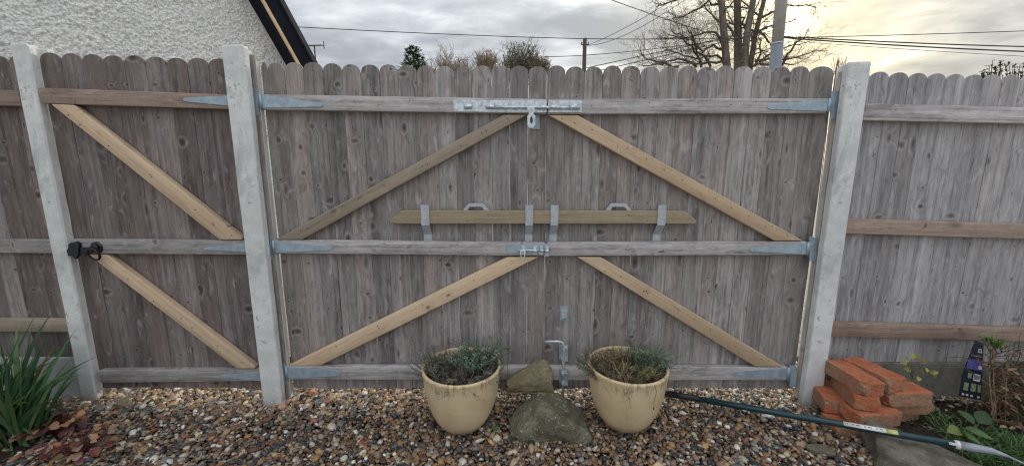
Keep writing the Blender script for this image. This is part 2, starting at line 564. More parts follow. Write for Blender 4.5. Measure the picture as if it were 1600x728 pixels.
def mat_render():
    m, t = newmat('white roughcast render')
    co = t.n('ShaderNodeTexCoord').outputs['Object']
    n1 = t.noise(co, 130, 4, 0.7)
    n2 = t.noise(co, 3, 5, 0.6)
    c = t.mix(t.mr(n2, 0.3, 0.7, 0, 1), (0.80, 0.805, 0.80), (0.89, 0.89, 0.88))
    c = t.mix(t.m('MULTIPLY', t.mr(n1, 0.28, 0.45, 1, 0), 0.35), c, (0.32, 0.32, 0.30))
    vz = t.n('ShaderNodeTexVoronoi', None, Vector=co, Scale=62).outputs['Distance']
    c = t.mix(t.m('MULTIPLY', t.mr(t.m('ADD', vz, t.m('MULTIPLY', n1, 0.35)), 0.62, 0.80, 0, 1), 0.36), c, (0.24, 0.245, 0.245))  # dark speckle puts the shade of the render's pits into the colour
    bsdf(t, c, 0.92, 0, n1, 0.5, 0.006, 0.2)
    return m


M_RENDER = mat_render()


def mat_pot():
    m, t = newmat('cream glazed pot')
    co = t.n('ShaderNodeTexCoord').outputs['Object']
    sz = t.n('ShaderNodeSeparateXYZ', None, Vector=co)
    n1 = t.noise(co, 7, 5, 0.6)
    n2 = t.noise(t.vm('MULTIPLY', co, (60, 60, 9)), 1.0, 5, 0.65)
    n3 = t.n('ShaderNodeTexVoronoi', None, Vector=co, Scale=55).outputs['Distance']
    n5 = t.noise(t.vm('MULTIPLY', co, (14, 14, 14)), 1.0, 3, 0.6)
    c = t.mix(t.mr(n1, 0.3, 0.7, 0, 1), (0.66, 0.505, 0.295), (0.77, 0.62, 0.41))
    # brown run marks below the rim, a damp tide line at the foot
    rim = t.m('MULTIPLY', t.mr(sz.outputs[2], 0.255, 0.335, 0.0, 1.0), t.mr(n2, 0.44, 0.62, 0.0, 1.0))
    rim = t.m('MULTIPLY', rim, t.mr(n5, 0.42, 0.58, 0.0, 1.0))
    c = t.mix(t.m('MULTIPLY', rim, 0.75), c, (0.16, 0.085, 0.03))
    c = t.mix(t.m('MULTIPLY', t.mr(n3, 0.03, 0.06, 1, 0), 0.5), c, (0.22, 0.13, 0.06))
    c = t.mix(t.m('MULTIPLY', t.mr(n2, 0.55, 0.75, 0, 1), 0.18), c, (0.40, 0.26, 0.12))
    foot = t.m('MULTIPLY', t.mr(sz.outputs[2], 0.015, 0.075, 1.0, 0.0), t.mr(n1, 0.30, 0.6, 0.3, 1.0))
    c = t.mix(t.m('MULTIPLY', foot, 0.6), c, (0.20, 0.14, 0.075))
    bsdf(t, c, t.m('ADD', 0.24, t.m('MULTIPLY', n1, 0.22)), 0, n1, 0.12, 0.01)
    return m


M_POT = mat_pot()


def mat_rock(name, a, b, moss, ms, sc=14, speck=0.3):
    m, t = newmat(name)
    co = t.n('ShaderNodeTexCoord').outputs['Object']
    n1 = t.noise(co, sc, 8, 0.65, 0.5)
    n2 = t.noise(co, 75, 5, 0.75)
    n3 = t.noise(co, sc * 0.5, 5, 0.6, 0.8)
    c = t.mix(t.mr(n1, 0.32, 0.68, 0, 1), a, b)
    c = t.mix(t.m('MULTIPLY', t.mr(n3, 0.42, 0.60, 0, 1), ms), c, moss)
    c = t.mix(t.m('MULTIPLY', t.mr(n2, 0.56, 0.68, 0, 1), speck), c, tuple(min(1, x * 2.4 + 0.05) for x in b))
    c = t.mix(t.m('MULTIPLY', t.mr(n2, 0.30, 0.42, 1, 0), 0.5), c, tuple(x * 0.3 for x in a))
    hg = t.m('ADD', n1, t.m('MULTIPLY', n2, 0.35))
    bsdf(t, c, 0.9, 0, hg, 1.0, 0.03, 0.25)
    return m


M_BOULDER = mat_rock('mossy granite', (0.11, 0.105, 0.075), (0.25, 0.235, 0.17), (0.085, 0.092, 0.045), 0.45, 14, 0.85)
M_SANDST = mat_rock('yellow sandstone', (0.235, 0.195, 0.12), (0.36, 0.305, 0.20), (0.16, 0.15, 0.075), 0.5, 12, 0.3)
M_SLAB = mat_rock('grey brown stone', (0.17, 0.15, 0.12), (0.28, 0.255, 0.205), (0.10, 0.10, 0.06), 0.5)
M_FLAT = mat_rock('olive grey stone', (0.15, 0.135, 0.10), (0.22, 0.20, 0.15), (0.12, 0.12, 0.08), 0.3)
M_PALEST = mat_rock('pale buff stone', (0.32, 0.27, 0.19), (0.46, 0.40, 0.30), (0.2, 0.18, 0.12), 0.3)
M_BLUEST = mat_rock('blue slate stone', (0.04, 0.05, 0.075), (0.08, 0.095, 0.13), (0.05, 0.055, 0.06), 0.2, 20, 0.05)
M_TERRA = mat_rock('terracotta', (0.50, 0.22, 0.12), (0.62, 0.32, 0.19), (0.4, 0.22, 0.14), 0.2, 12, 0.05)


def mat_brick():
    m, t = newmat('orange red brick')
    co = t.n('ShaderNodeTexCoord').outputs['Object']
    oi = t.n('ShaderNodeObjectInfo')
    sc = t.n('ShaderNodeSeparateColor', None, Color=oi.outputs['Color'])
    v = t.vm('ADD', co, t.comb(t.m('MULTIPLY', sc.outputs[2], 9.0), 0.0, 0.0))
    n1 = t.noise(v, 14, 6, 0.65, 0.4)
    n2 = t.noise(v, 150, 4, 0.7)
    n3 = t.noise(v, 11, 5, 0.65, 0.6)
    c = t.mix(t.mr(n1, 0.3, 0.7, 0, 1), (0.44, 0.140, 0.068), (0.62, 0.235, 0.125))
    tc = t.n('ShaderNodeSeparateXYZ', None, Vector=co)
    mort = t.mr(t.m('ADD', t.m('ADD', t.m('ADD', n3, t.m('MULTIPLY', sc.outputs[1], 0.10)), t.mr(tc.outputs[2], 0.030, 0.038, 0.0, -0.16)), t.m('MULTIPLY', t.mr(t.m('ABSOLUTE', tc.outputs[1]), 0.050, 0.057, 0.0, 0.13), 1.0)), 0.53, 0.62, 0, 1)
    c = t.mix(t.m('MULTIPLY', mort, 0.72), c, (0.37, 0.295, 0.205))
    n7 = t.noise(v, 48, 4, 0.7)
    c = t.mix(t.m('MULTIPLY', t.mr(n2, 0.34, 0.46, 1, 0), 0.6), c, (0.15, 0.06, 0.03))
    c = t.mix(t.m('MULTIPLY', t.mr(n7, 0.40, 0.62, 1, 0), 0.35), c, (0.26, 0.085, 0.045))
    hg = t.m('ADD', n1, t.m('MULTIPLY', n2, 0.5))
    bsdf(t, c, 0.9, 0, hg, 1.0, 0.010, 0.2)
    return m


M_BRICK = mat_brick()

# ================================================================== GROUND
def sheet(name, pts, z, mat, kind):
    o = obj(name, [(x, y, z) for x, y in pts], [tuple(range(len(pts)))], mat)
    o['kind'] = kind
    return o


def smooth_curve(pts, n=8):
    out = []
    for i in range(len(pts) - 1):
        for k in range(n):
            f = k / n
            out.append(tuple(pts[i][j] * (1 - f) + pts[i + 1][j] * f for j in range(len(pts[0]))))
    out.append(tuple(pts[-1]))
    return out


sheet('ground', [(-900, -900), (900, -900), (900, 900), (-900, 900)], -0.03, M_DRIVE, 'structure')
sheet('gravel_bed', [(-3.4, -1.9), (3.6, -1.9), (3.6, 0.55), (-3.4, 0.55)], -0.022, M_BASE, 'structure')

# the border of dark soil on the right, a mound with an uneven surface, and the bed on the left
def soil_mound(name, cx0, cy0, rx, ry, h, seed):
    rr = np.random.default_rng(seed)
    n = 46
    verts, faces = [], []
    for j in range(n + 1):
        for i in range(n + 1):
            a, b = i / n * 2 - 1, j / n * 2 - 1
            e = max(0.0, 1 - (a * a) ** 2 - (b * b) ** 2)
            verts.append((cx0 + a * rx, cy0 + b * ry, -0.021 + h * e ** 0.6 + (rr.normal(0, 0.006) if e > 0 else 0)))
    for j in range(n):
        for i in range(n):
            q = j * (n + 1) + i
            faces.append((q, q + 1, q + n + 2, q + n + 1))
    o = obj(name, verts, faces, M_SOIL, None, True)
    o['kind'] = 'structure'
    return o


SOIL_R = (2.42, -0.42, 0.62, 0.40)
SOIL_L = (-2.74, -0.38, 0.34, 0.24)
soil_mound('soil_bed', *SOIL_R, 0.035, 3)
soil_mound('soil_bed', *SOIL_L, 0.03, 4)


def ico(sub):
    bm = bmesh.new()
    bmesh.ops.create_icosphere(bm, subdivisions=sub, radius=1.0)
    bm.verts.ensure_lookup_table()
    v = np.array([q.co[:] for q in bm.verts])
    f = np.array([[x.index for x in q.verts] for q in bm.faces])
    bm.free()
    return v, f


def gravel():
    pal = np.array([(0.32, 0.20, 0.11), (0.22, 0.125, 0.07), (0.46, 0.35, 0.22), (0.60, 0.52, 0.40), (0.11, 0.085, 0.065), (0.050, 0.052, 0.056),
                    (0.15, 0.15, 0.145), (0.28, 0.265, 0.245), (0.80, 0.75, 0.66), (0.32, 0.145, 0.085), (0.42, 0.26, 0.10), (0.08, 0.095, 0.105), (0.30, 0.21, 0.17)])
    wt = np.array([13, 13, 9, 6.5, 12, 12, 6, 6, 5.5, 6, 6, 4, 8.0])
    wt /= wt.sum()
    allv, allf, allc = [], [], []
    nv = 0
    for layer, (sp, z0, sub, keep) in enumerate(((0.0185, -0.012, 1, 0.95), (0.0205, -0.001, 2, 0.90), (0.034, 0.007, 2, 0.60))):
        bv, bf = ico(sub)
        xs = np.arange(-2.85, 2.85, sp)
        ys = np.arange(-0.88, 0.40, sp * 0.87)
        X, Y = np.meshgrid(xs, ys)
        X = X + (np.arange(len(ys)) % 2)[:, None] * sp / 2
        P = np.stack([X.ravel(), Y.ravel()], 1) + nrg.normal(0, sp * 0.22, (X.size, 2))
        ok = nrg.random(len(P)) < keep
        # only sparse pebbles on the soil beds
        for (a, b, rx, ry) in (SOIL_R, SOIL_L):
            e = ((P[:, 0] - a) / rx) ** 2 + ((P[:, 1] - b) / ry) ** 2
            ok &= (e > 1.05 + 0.2 * nrg.normal(0, 1, len(P))) | (nrg.random(len(P)) < 0.06)
        P = P[ok]
        n = len(P)
        s = np.exp(nrg.normal(0, 0.33, n)) * 0.0098
        s = np.clip(s, 0.0045, 0.023)
        asp = np.stack([nrg.uniform(0.95, 1.45, n), nrg.uniform(0.8, 1.05, n), nrg.uniform(0.42, 0.75, n)], 1)
        th = nrg.uniform(0, 2 * np.pi, n)
        tx, ty = nrg.normal(0, 0.35, n), nrg.normal(0, 0.35, n)
        lump = 1 + nrg.normal(0, 0.11, (n, len(bv)))
        V = bv[None] * lump[..., None] * asp[:, None] * s[:, None, None]
        # squarer shoulders for some
        c, si = np.cos(tx)[:, None], np.sin(tx)[:, None]
        V = np.stack([V[..., 0], V[..., 1] * c - V[..., 2] * si, V[..., 1] * si + V[..., 2] * c], -1)
        c, si = np.cos(ty)[:, None], np.sin(ty)[:, None]
        V = np.stack([V[..., 0] * c + V[..., 2] * si, V[..., 1], -V[..., 0] * si + V[..., 2] * c], -1)
        c, si = np.cos(th)[:, None], np.sin(th)[:, None]
        V = np.stack([V[..., 0] * c - V[..., 1] * si, V[..., 0] * si + V[..., 1] * c, V[..., 2]], -1)
        und = 0.006 * np.sin(P[:, 0] * 5.1 + 1) * np.cos(P[:, 1] * 7.3)
        z = z0 + und + nrg.uniform(-0.003, 0.005, n)
        V[..., 0] += P[:, 0][:, None]
        V[..., 1] += P[:, 1][:, None]
        V[..., 2] += z[:, None]
        # light coming under the gates painted as paler pebbles, browner and wetter in front
        k = nrg.choice(len(pal), n, p=wt)
        C = pal[k] * 0.74 * np.exp(nrg.normal(0, 0.22, (n, 1)))
        dry = np.clip((P[:, 1] + 0.16 + nrg.normal(0, 0.06, n)) / 0.16, 0, 1)[:, None]  # weight of the painted light, rising towards the gates
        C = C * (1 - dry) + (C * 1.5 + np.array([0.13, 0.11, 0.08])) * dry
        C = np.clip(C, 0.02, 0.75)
        C4 = np.concatenate([C, np.ones((n, 1))], 1)
        allv.append(V.reshape(-1, 3))
        allf.append((bf[None] + (np.arange(n) * len(bv))[:, None, None]).reshape(-1, 3) + nv)
        allc.append(np.repeat(C4, len(bv), 0))
        nv += n * len(bv)
    V, Fc, C = np.concatenate(allv), np.concatenate(allf), np.concatenate(allc)
    me = bpy.data.meshes.new('gravel')
    me.vertices.add(len(V))
    me.vertices.foreach_set('co', V.astype(np.float32).ravel())
    me.loops.add(Fc.size)
    me.loops.foreach_set('vertex_index', Fc.astype(np.int32).ravel())
    me.polygons.add(len(Fc))
    me.polygons.foreach_set('loop_start', np.arange(0, Fc.size, 3, dtype=np.int32))
    me.polygons.foreach_set('use_smooth', np.ones(len(Fc), dtype=bool))
    me.update(calc_edges=True)
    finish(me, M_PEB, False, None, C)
    o = bpy.data.objects.new('gravel', me)
    COL.objects.link(o)
    o['kind'] = 'stuff'
    tag(o, 'mixed brown, grey and white pebble gravel spread before the gates', 'gravel')


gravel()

# ================================================================== FENCE, POSTS, GATES
RAIL_Y = -0.045


def board(parent, x0, x1, zb, zt, mat, y0=0.0, th=0.011, arch=0.043, tn=None):
    n = 9
    x0 += rng.uniform(-.0006, .0006); x1 += rng.uniform(-.0006, .0006)
    cxm, hw = (x0 + x1) / 2, (x1 - x0) / 2
    zt += rng.uniform(-0.004, 0.004)
    NE = 15
    wl = [rng.gauss(0, 0.0007) for _ in range(NE)]
    wr = [rng.gauss(0, 0.0007) for _ in range(NE)]
    zz = [zb + (zt - arch - zb) * (k + rng.uniform(-.3, .3)) / (NE + 1) for k in range(1, NE + 1)]
    poly = [(x0 - wl[k], zz[k]) for k in reversed(range(NE))] + [(x0, zb), (x1, zb)] + [(x1 + wr[k], zz[k]) for k in range(NE)]
    for k in range(n + 1):
        a = math.pi * k / n
        poly.append((cxm + hw * math.cos(a), zt - arch + arch * math.sin(a) ** 0.85))
    yo = y0 + rng.uniform(-0.0015, 0.0015)
    return prism('board', poly, yo, yo + th, mat, parent, (0, 1), 0.0012, 1, tn=tn)


def rail(parent, l, r, mat, y0=RAIL_Y, y1=-0.0025, name='rail', tn=None):
    """l, r = (px, top py, bottom py) at each end of the rail's front face"""
    poly = pxpoly([(l[0], l[1]), (r[0], r[1]), (r[0], r[2]), (l[0], l[2])], y0)
    # square ends
    xl, xr = (poly[0][0] + poly[3][0]) / 2, (poly[1][0] + poly[2][0]) / 2
    poly = [(xl, poly[0][1]), (xr, poly[1][1]), (xr, poly[2][1]), (xl, poly[3][1])]
    return prism(name, poly, y0, y1, mat, parent, (poly[1][0] - poly[0][0], poly[1][1] - poly[0][1]), 0.004, 2, True, tn=tn)


def brace(parent, pts, mat, y0=RAIL_Y - 0.001, y1=-0.003):
    poly = pxpoly(pts, y0)
    ax = (poly[1][0] - poly[0][0], poly[1][1] - poly[0][1])
    return prism('brace', poly, y0, y1, mat, parent, ax, 0.006, 2, True)


def screws(parent, pix, Y, r=0.0032, mat=None, name='screws'):
    b = MB()
    for x, y in pix:
        c = U(x, y, Y)
        vs = [c + Vector((r * math.cos(a), 0, r * math.sin(a))) for a in [2 * math.pi * k / 7 for k in range(7)]]
        vs2 = [v + Vector((0, -0.0012, 0)) for v in vs]
        n = 7
        b.add(vs + vs2, [tuple(range(7, 14))] + [(k, (k + 1) % n, (k + 1) % n + n, k + n) for k in range(n)])
    o = b.build(name, mat or M_HOLE, parent)
    o['kind'] = 'stuff'
    return o


def strap_hinge(parent, xk, y0, y1, xt, ty0, ty1, plate_px, right=False):
    """long tapering strap from the knuckle xk to its tip xt; plate_px = x0, x1, y0, y1 of the plate on the post"""
    Y = RAIL_Y - 0.0045
    s = 1 if xt > xk else -1
    ym = (ty0 + ty1) / 2
    h = plate('hinge', [(xk, y0), (xt - s * 3, ty0), (xt, ym - 1.2), (xt, ym + 1.2), (xt - s * 3, ty1), (xk, y1)], Y, 0.0042, M_GALV, parent, 0.0008)
    top, bot = U(xk - s * 1.5, y0 - 1, Y - 0.004), U(xk - s * 1.5, y1 + 1, Y - 0.004)
    tube('knuckle', [(top.x, Y - 0.002, bot.z), (top.x, Y - 0.002, top.z)], 0.0075, M_GALV, h, 8)
    if plate_px:
        a, b_, c, d = plate_px
        plate('hinge_plate', [(a, c), (b_, c), (b_, d), (a, d)], Y - 0.001, 0.0045, M_GALV, h, 0.0008)
    n = 4
    screws(h, [(xk + (xt - xk) * f, (y0 + y1) / 2 + ((ty0 + ty1) / 2 - (y0 + y1) / 2) * f) for f in (0.12, 0.38, 0.65, 0.93)], Y - 0.0002, 0.0035, M_GALV)
    return h


def post(label, pl, pr, ptop, pbot_z, front_w, Yf, depth=0.125, chamfer=0.012, cutL=0.0, cutR=0.0):
    """slotted concrete post: two flanges joined by a web, standing in the gravel"""
    xc = (U(pl[0], pl[1], Yf).x + U(pr[0], pr[1], Yf).x) / 2
    zt = U((pl[0] + pr[0]) / 2, ptop, Yf).z
    e = empty('concrete_post', (xc, Yf + depth / 2, 0), label, 'post', 'concrete posts between the fence and the gates')
    hw = front_w / 2
    c = chamfer
    f1, s1 = 0.036, 0.026                       # flange thickness, slot depth
    wd = hw + c
    out = [(-hw, 0), (hw, 0), (wd, c * 1.2), (wd, f1), (wd - s1, f1 + .004), (wd - s1, depth - f1 - .004), (wd - cutR, depth - f1), (wd - cutR, depth - c), (hw - cutR, depth),
           (-hw + cutL, depth), (-wd + cutL, depth - c), (-wd + cutL, depth - f1), (-wd + s1, depth - f1 - .004), (-wd + s1, f1 + .004), (-wd, f1), (-wd, c * 1.2)]
    n = len(out)
    zs = [-0.3, 0.0] + [zt * k / 14 for k in range(1, 14)] + [zt - 0.010, zt]
    verts, faces = [], []
    for j, z in enumerate(zs):
        sh = 0.94 if j == len(zs) - 1 else 1.0
        for k, (x, y) in enumerate(out):
            verts.append((xc + x * sh + rng.uniform(-.0012, .0012), Yf + depth / 2 + (y - depth / 2) * sh + rng.uniform(-.001, .001), z + (0.004 * math.sin(k * 2.1) if j >= len(zs) - 2 else 0)))
    for j in range(len(zs) - 1):
        for k in range(n):
            k2 = (k + 1) % n
            faces.append((j * n + k, j * n + k2, (j + 1) * n + k2, (j + 1) * n + k))
    T = (len(zs) - 1) * n
    for q in ((0, 1, 2, 15), (15, 2, 3, 14), (14, 3, 4, 13), (13, 4, 5, 12), (12, 5, 6, 11), (11, 6, 7, 10), (10, 7, 8, 9)):
        faces.append(tuple(T + i for i in q))
    obj('post_shaft', verts, faces, M_CONC, e)
    return e, xc, wd, zt


POST_Y = -0.105
pL, xL, wL, zL = post('leftmost concrete post, slender, with an open slot beside the single gate', (48, 231), (73, 231), 68, 0, 0.082, -0.046, chamfer=0.006)
pM, xM, wM, zM = post('middle concrete post between the single gate and the double gates', (364, 231), (397, 231), 70, 0, 0.106, POST_Y, chamfer=0.004, cutR=0.036)
pR, xR, wR, zR = post('stout right hand concrete post beside the brick stack', (1300, 300), (1332, 300), 97, 0, 0.104, POST_Y, chamfer=0.004, cutL=0.036)
# timber jambs bolted to the posts, carrying the hinges
XJ_M, XJ_R = -1.336, 1.725                          # gate side of the jambs
prism('timber_jamb', [(xM + wM - .022, 0.01), (XJ_M - 0.005, 0.01), (XJ_M - 0.005, zM - 0.03), (xM + wM - .022, zM - 0.03)], -0.047, -0.019, M_RAIL, pM, (0, 1), 0.003, tn=(0.35, 0.8, 0.3))
prism('jamb_light_strip', [(XJ_M - 0.0045, 0.02), (XJ_M, 0.02), (XJ_M, zM - 0.06), (XJ_M - 0.0045, zM - 0.06)], -0.046, -0.019, M_JAMB_LIGHT, pM, (0, 1), 0.0008)  # added strip: light caught by the jamb's side, painted pale
prism('timber_jamb', [(XJ_R + 0.005, 0.01), (xR - wR + .022, 0.01), (xR - wR + .022, zR - 0.03), (XJ_R + 0.005, zR - 0.03)], -0.047, -0.019, M_PINE_G, pR, (0, 1), 0.003, tn=(0.8, 0.3, 0.8))
prism('jamb_light_strip', [(XJ_R, 0.02), (XJ_R + 0.0045, 0.02), (XJ_R + 0.0045, zR - 0.06), (XJ_R, zR - 0.06)], -0.046, -0.019, M_JAMB_LIGHT, pR, (0, 1), 0.0008)  # the same painted light along the right jamb's side

# ---- left fence panel
eL = empty('fence_panel', (xL - 0.3, 0, 0), 'narrow view of a fence panel left of the leftmost post behind the strap leaves', 'fence')
x1 = xL - wL + 0.02
zbL = U(60, 557, 0).z
zt0 = U(8, 88, 0).z
wb = 0.098
for k in range(18):
    board(eL, x1 - wb * (k + 1), x1 - wb * k - 0.001, zbL, zt0, M_BOARD_L)
rail(eL, (-450, 132, 157), (30, 141, 166), M_RAIL_B, tn=(0.35, 0.3, 0.2))
rail(eL, (-450, 370, 391), (82, 375, 396), M_RAIL, tn=(0.2, 0.5, 0.6))
rail(eL, (-420, 497, 516), (110, 500, 519), M_PINE_G, tn=(0.15, 0.9, 0.4))
prism('gravel_board', [(x1 - 1.77, -0.2), (x1, -0.2), (x1, zbL - .002), (x1 - 1.77, zbL - .002)], -0.012, 0.03, M_CONC_L, eL, (1, 0), 0.004)

# ---- left (single) gate
eG = empty('garden_gate', (xL + 0.5, 0, 0), 'single boarded gate with a black ring latch and two tan braces', 'gate')
xa, xb = U(63, 100, 0).x, xM - wM + 0.02
zbG, ztG0, ztG1 = 0.058, U(75, 83, 0).z, U(340, 93, 0).z
nb = 9
bw = (U(338, 100, 0).x - U(76, 100, 0).x) / 8
xs = xa
for k in range(nb + 1):
    x2 = min(xa + bw * (k + 1), xb)
    f = k / nb
    board(eG, xa + bw * k, x2 - 0.0008, zbG + rng.uniform(-.003, .003), ztG0 * (1 - f) + ztG1 * f, M_BOARD_L, tn=(rng.uniform(0.1, 0.6), rng.uniform(0.3, 1), rng.random()))
rail(eG, (62, 137, 161.5), (362, 148, 171), M_RAIL_B, tn=(0.55, 0.2, 0.15))
rail(eG, (112, 374, 396.5), (385, 376, 398), M_RAIL, tn=(0.35, 0.5, 0.33))
rail(eG, (155, 579, 598), (410, 576.5, 595), M_RAIL, tn=(0.35, 0.45, 0.77))
brace(eG, [(78, 162.5), (343, 375), (377, 375), (377, 371), (114, 164)], M_PINE)
brace(eG, [(137, 398), (370, 576), (398, 576), (398, 573), (166, 398)], M_PINE)
screws(eG, [(107, 180), (125, 195), (170, 228), (235, 273), (237, 277), (305, 328), (333, 349), (334, 352), (362, 368), (200, 436), (240, 470), (283, 497), (300, 512), (340, 540), (378, 566)], RAIL_Y - 0.0012)
screws(eG, [(80, 150), (110, 155), (150, 156), (200, 160), (245, 160), (200, 388), (250, 388), (300, 390), (180, 590), (240, 588), (300, 588)], RAIL_Y - 0.0002, 0.0022)
for xk, a, b_, xt, c, d in ((362, 149.5, 166, 286, 153, 159), (388, 380, 394, 318, 386.5, 390.5), (412, 580.5, 595, 346, 585.5, 590)):
    strap_hinge(eG, xk, a, b_, xt, c, d, None)
# ring latch
YL = RAIL_Y - 0.004
rose = MB()
cr = U(150.5, 387, YL)
n = 14
for (r_, y0) in ((0.034, 0.0), (0.022, -0.014)):
    v0 = [cr + Vector((r_ * (1 + (0.09 if k % 2 else 0)) * math.cos(2 * math.pi * k / n), y0 + .003, r_ * (1 + (0.09 if k % 2 else 0)) * math.sin(2 * math.pi * k / n))) for k in range(n)]
    v1 = [cr + (v - cr) * 0.82 + Vector((0, -0.009, 0)) for v in v0]
    rose.add(v0 + v1, [tuple(range(n, 2 * n))] + [(k, (k + 1) % n, (k + 1) % n + n, k + n) for k in range(n)])
la = rose.build('ring_latch', M_BLACK, eG)
v, f = ring_data(U(146.5, 397.5, YL - 0.03), (0.08, 1, 0.25), 0.034, 0.0062, 26, 8)
obj('latch_ring', v, f, M_BLACK, la, True)
plate('latch_bar', [(108, 387.5), (143, 386), (143, 396), (108, 395.5)], YL - 0.006, 0.008, M_BLACK, la, 0.001)
plate('latch_keep', [(112, 381), (118, 377.5), (123, 381), (122, 398), (117, 405), (112, 398)], YL - 0.012, 0.016, M_BLACK, la, 0.001)
kp = plate('latch_catch', [(104, 391), (107, 388.5), (106, 382), (110, 379.5), (113, 384), (114, 396), (111, 400), (106, 400)], -0.062, 0.016, M_BLACK, la, 0.001)

# ---- double gate: left leaf
LEAF_GROUP = 'the two leaves of the double gate'
zbD = 0.056


def ztop(px):
    return U(px, float(np.interp(px, [405, 500, 700, 850, 1000, 1290], [97, 98.5, 103.5, 103, 103.5, 103.5])), 0).z


GAPS = {444: 3.0, 564: 2.0, 710: 2.6, 740: 2.2, 768: 3.0, 942: 2.4, 1001: 4.2, 1031: 2.0, 1177: 2.0}


def leaf_boards(e, centres_px, xlo, xhi, mat, tones=None):
    cxs = [U(p, 110, 0).x for p in centres_px]
    ed = [xlo] + [(a + b) / 2 for a, b in zip(cxs[:-1], cxs[1:])] + [xhi]
    for i in range(len(cxs)):
        g0 = g1 = 0.0008
        for gp, mm in GAPS.items():
            gx = U(gp, 110, 0).x
            if abs(ed[i] - gx) < 0.03: g0 = mm * 0.00028 + abs(gx) * 0.0013
            if abs(ed[i + 1] - gx) < 0.03: g1 = mm * 0.00028 + abs(gx) * 0.0013
        board(e, ed[i] + g0, ed[i + 1] - g1, zbD + rng.uniform(-.004, .003), ztop(centres_px[i]), mat,
              tn=(rng.uniform(0.15, 0.95), rng.uniform(0.1, 1.0), rng.random()))


eD1 = empty('gate_leaf', (U(425, 300).x, 0, 0), 'left leaf of the double gate, carrying the long top bolt and its pale hasp', 'gate', LEAF_GROUP)
eD2 = empty('gate_leaf', (U(1270, 300).x, 0, 0), 'right leaf of the double gate, carrying the cranked drop bolt', 'gate', LEAF_GROUP)
SPLIT = U(854, 180, 0).x
leaf_boards(eD1, [407, 429.5, 459, 489, 519, 548, 578, 607, 636, 665.5, 695, 724, 753, 782, 811, 840.5], -1.3415, SPLIT - 0.0003, M_BOARD)
leaf_boards(eD2, [869, 899, 928.5, 957, 986, 1017, 1046.5, 1076, 1105.5, 1134, 1163, 1192, 1221, 1251, 1280.5], SPLIT + 0.0003, 1.7255, M_BOARD)
rail(eD1, (408, 147.5, 171.5), (853, 155, 178), M_RAIL, tn=(0.75, 0.15, 0.12))
rail(eD1, (427, 375, 396), (851.5, 379, 400), M_RAIL, tn=(0.7, 0.15, 0.52))
rail(eD1, (449, 572, 592.5), (846.5, 574, 594), M_RAIL, tn=(0.75, 0.2, 0.9))
rail(eD2, (856, 155, 178.5), (1293, 154, 177), M_RAIL, tn=(0.8, 0.1, 0.35))
rail(eD2, (855, 379, 400), (1260, 377.5, 398.5), M_RAIL, tn=(0.75, 0.1, 0.71))
rail(eD2, (849.5, 574, 594), (1231, 574, 594), M_RAIL, tn=(0.75, 0.3, 0.05))
brace(eD1, [(430, 374.5), (786, 179.5), (824, 179.5), (472, 374.5)], M_PINE_G)
brace(eD1, [(450, 571.5), (793, 402), (842, 402), (500, 571.5)], M_PINE)
brace(eD2, [(1256, 376.5), (903, 180), (857, 180), (1211, 376.5)], M_PINE)
brace(eD2, [(1224, 573), (939, 402), (902, 402), (1180, 573)], M_PINE)
screws(eD1, [(470, 360), (480, 357), (535, 322), (560, 310), (563, 308), (600, 290), (660, 260), (668, 257), (720, 228), (760, 205), (793, 186), (475, 565), (525, 541), (590, 509), (592, 512), (660, 476), (740, 438), (800, 408)], RAIL_Y - 0.0012)
screws(eD1, [(553, 158), (592, 164), (640, 158), (578, 173), (540, 383), (580, 388), (625, 384), (672, 390), (715, 383), (760, 391), (560, 583), (620, 580)], RAIL_Y - 0.0002, 0.0025)
screws(eD2, [(878, 186), (898, 192), (925, 203), (965, 229), (981, 232), (1010, 249), (1038, 265), (1066, 281), (1118, 310), (1143, 324), (1170, 338), (1196, 354), (1230, 368), (945, 424), (970, 432), (1010, 455), (1012, 458), (1060, 484), (1085, 499), (1110, 516), (1150, 541), (1190, 561)], RAIL_Y - 0.0012)
screws(eD2, [(924, 166), (1015, 161), (1020, 168), (1091, 161), (1142, 164), (1181, 159), (923, 388), (980, 385), (1036, 391), (1120, 388), (1010, 584), (1060, 580), (1100, 586)], RAIL_Y - 0.0002, 0.0025)
for a in ((407, 148, 169, 504, 161, 167, (392, 403.5, 138, 180)), (427.5, 376.5, 395, 519, 385, 391, (415.5, 424.5, 369, 407)), (447.5, 573, 591.5, 532, 579, 587, (437, 445.5, 568, 603))):
    strap_hinge(eD1, *a)
for a in ((1296, 155, 174, 1200, 165, 171, (1299, 1313, 143, 187)), (1262.5, 379.5, 398, 1172, 387, 393, (1265, 1277, 370, 408)), (1231.5, 575, 593, 1146, 580, 586, (1234, 1244, 571, 604))):
    strap_hinge(eD2, *a)

# long bolt across both leaves
YB = RAIL_Y - 0.004
def rivets(par, pix, Y):
    screws(par, pix, Y, 0.0030, M_ZINC, 'rivets')
bp = plate('long_bolt', [(708.5, 156.5), (854.3, 157.5), (854.3, 176), (708.5, 174.5)], YB, 0.0035, M_ZINC, eD1, 0.0006)
a_, b_ = U(759, 167.5, YB - 0.012), U(906, 168.5, YB - 0.012)
tube('bolt_rod', [a_, b_], 0.0075, M_ZINC, bp, 10)


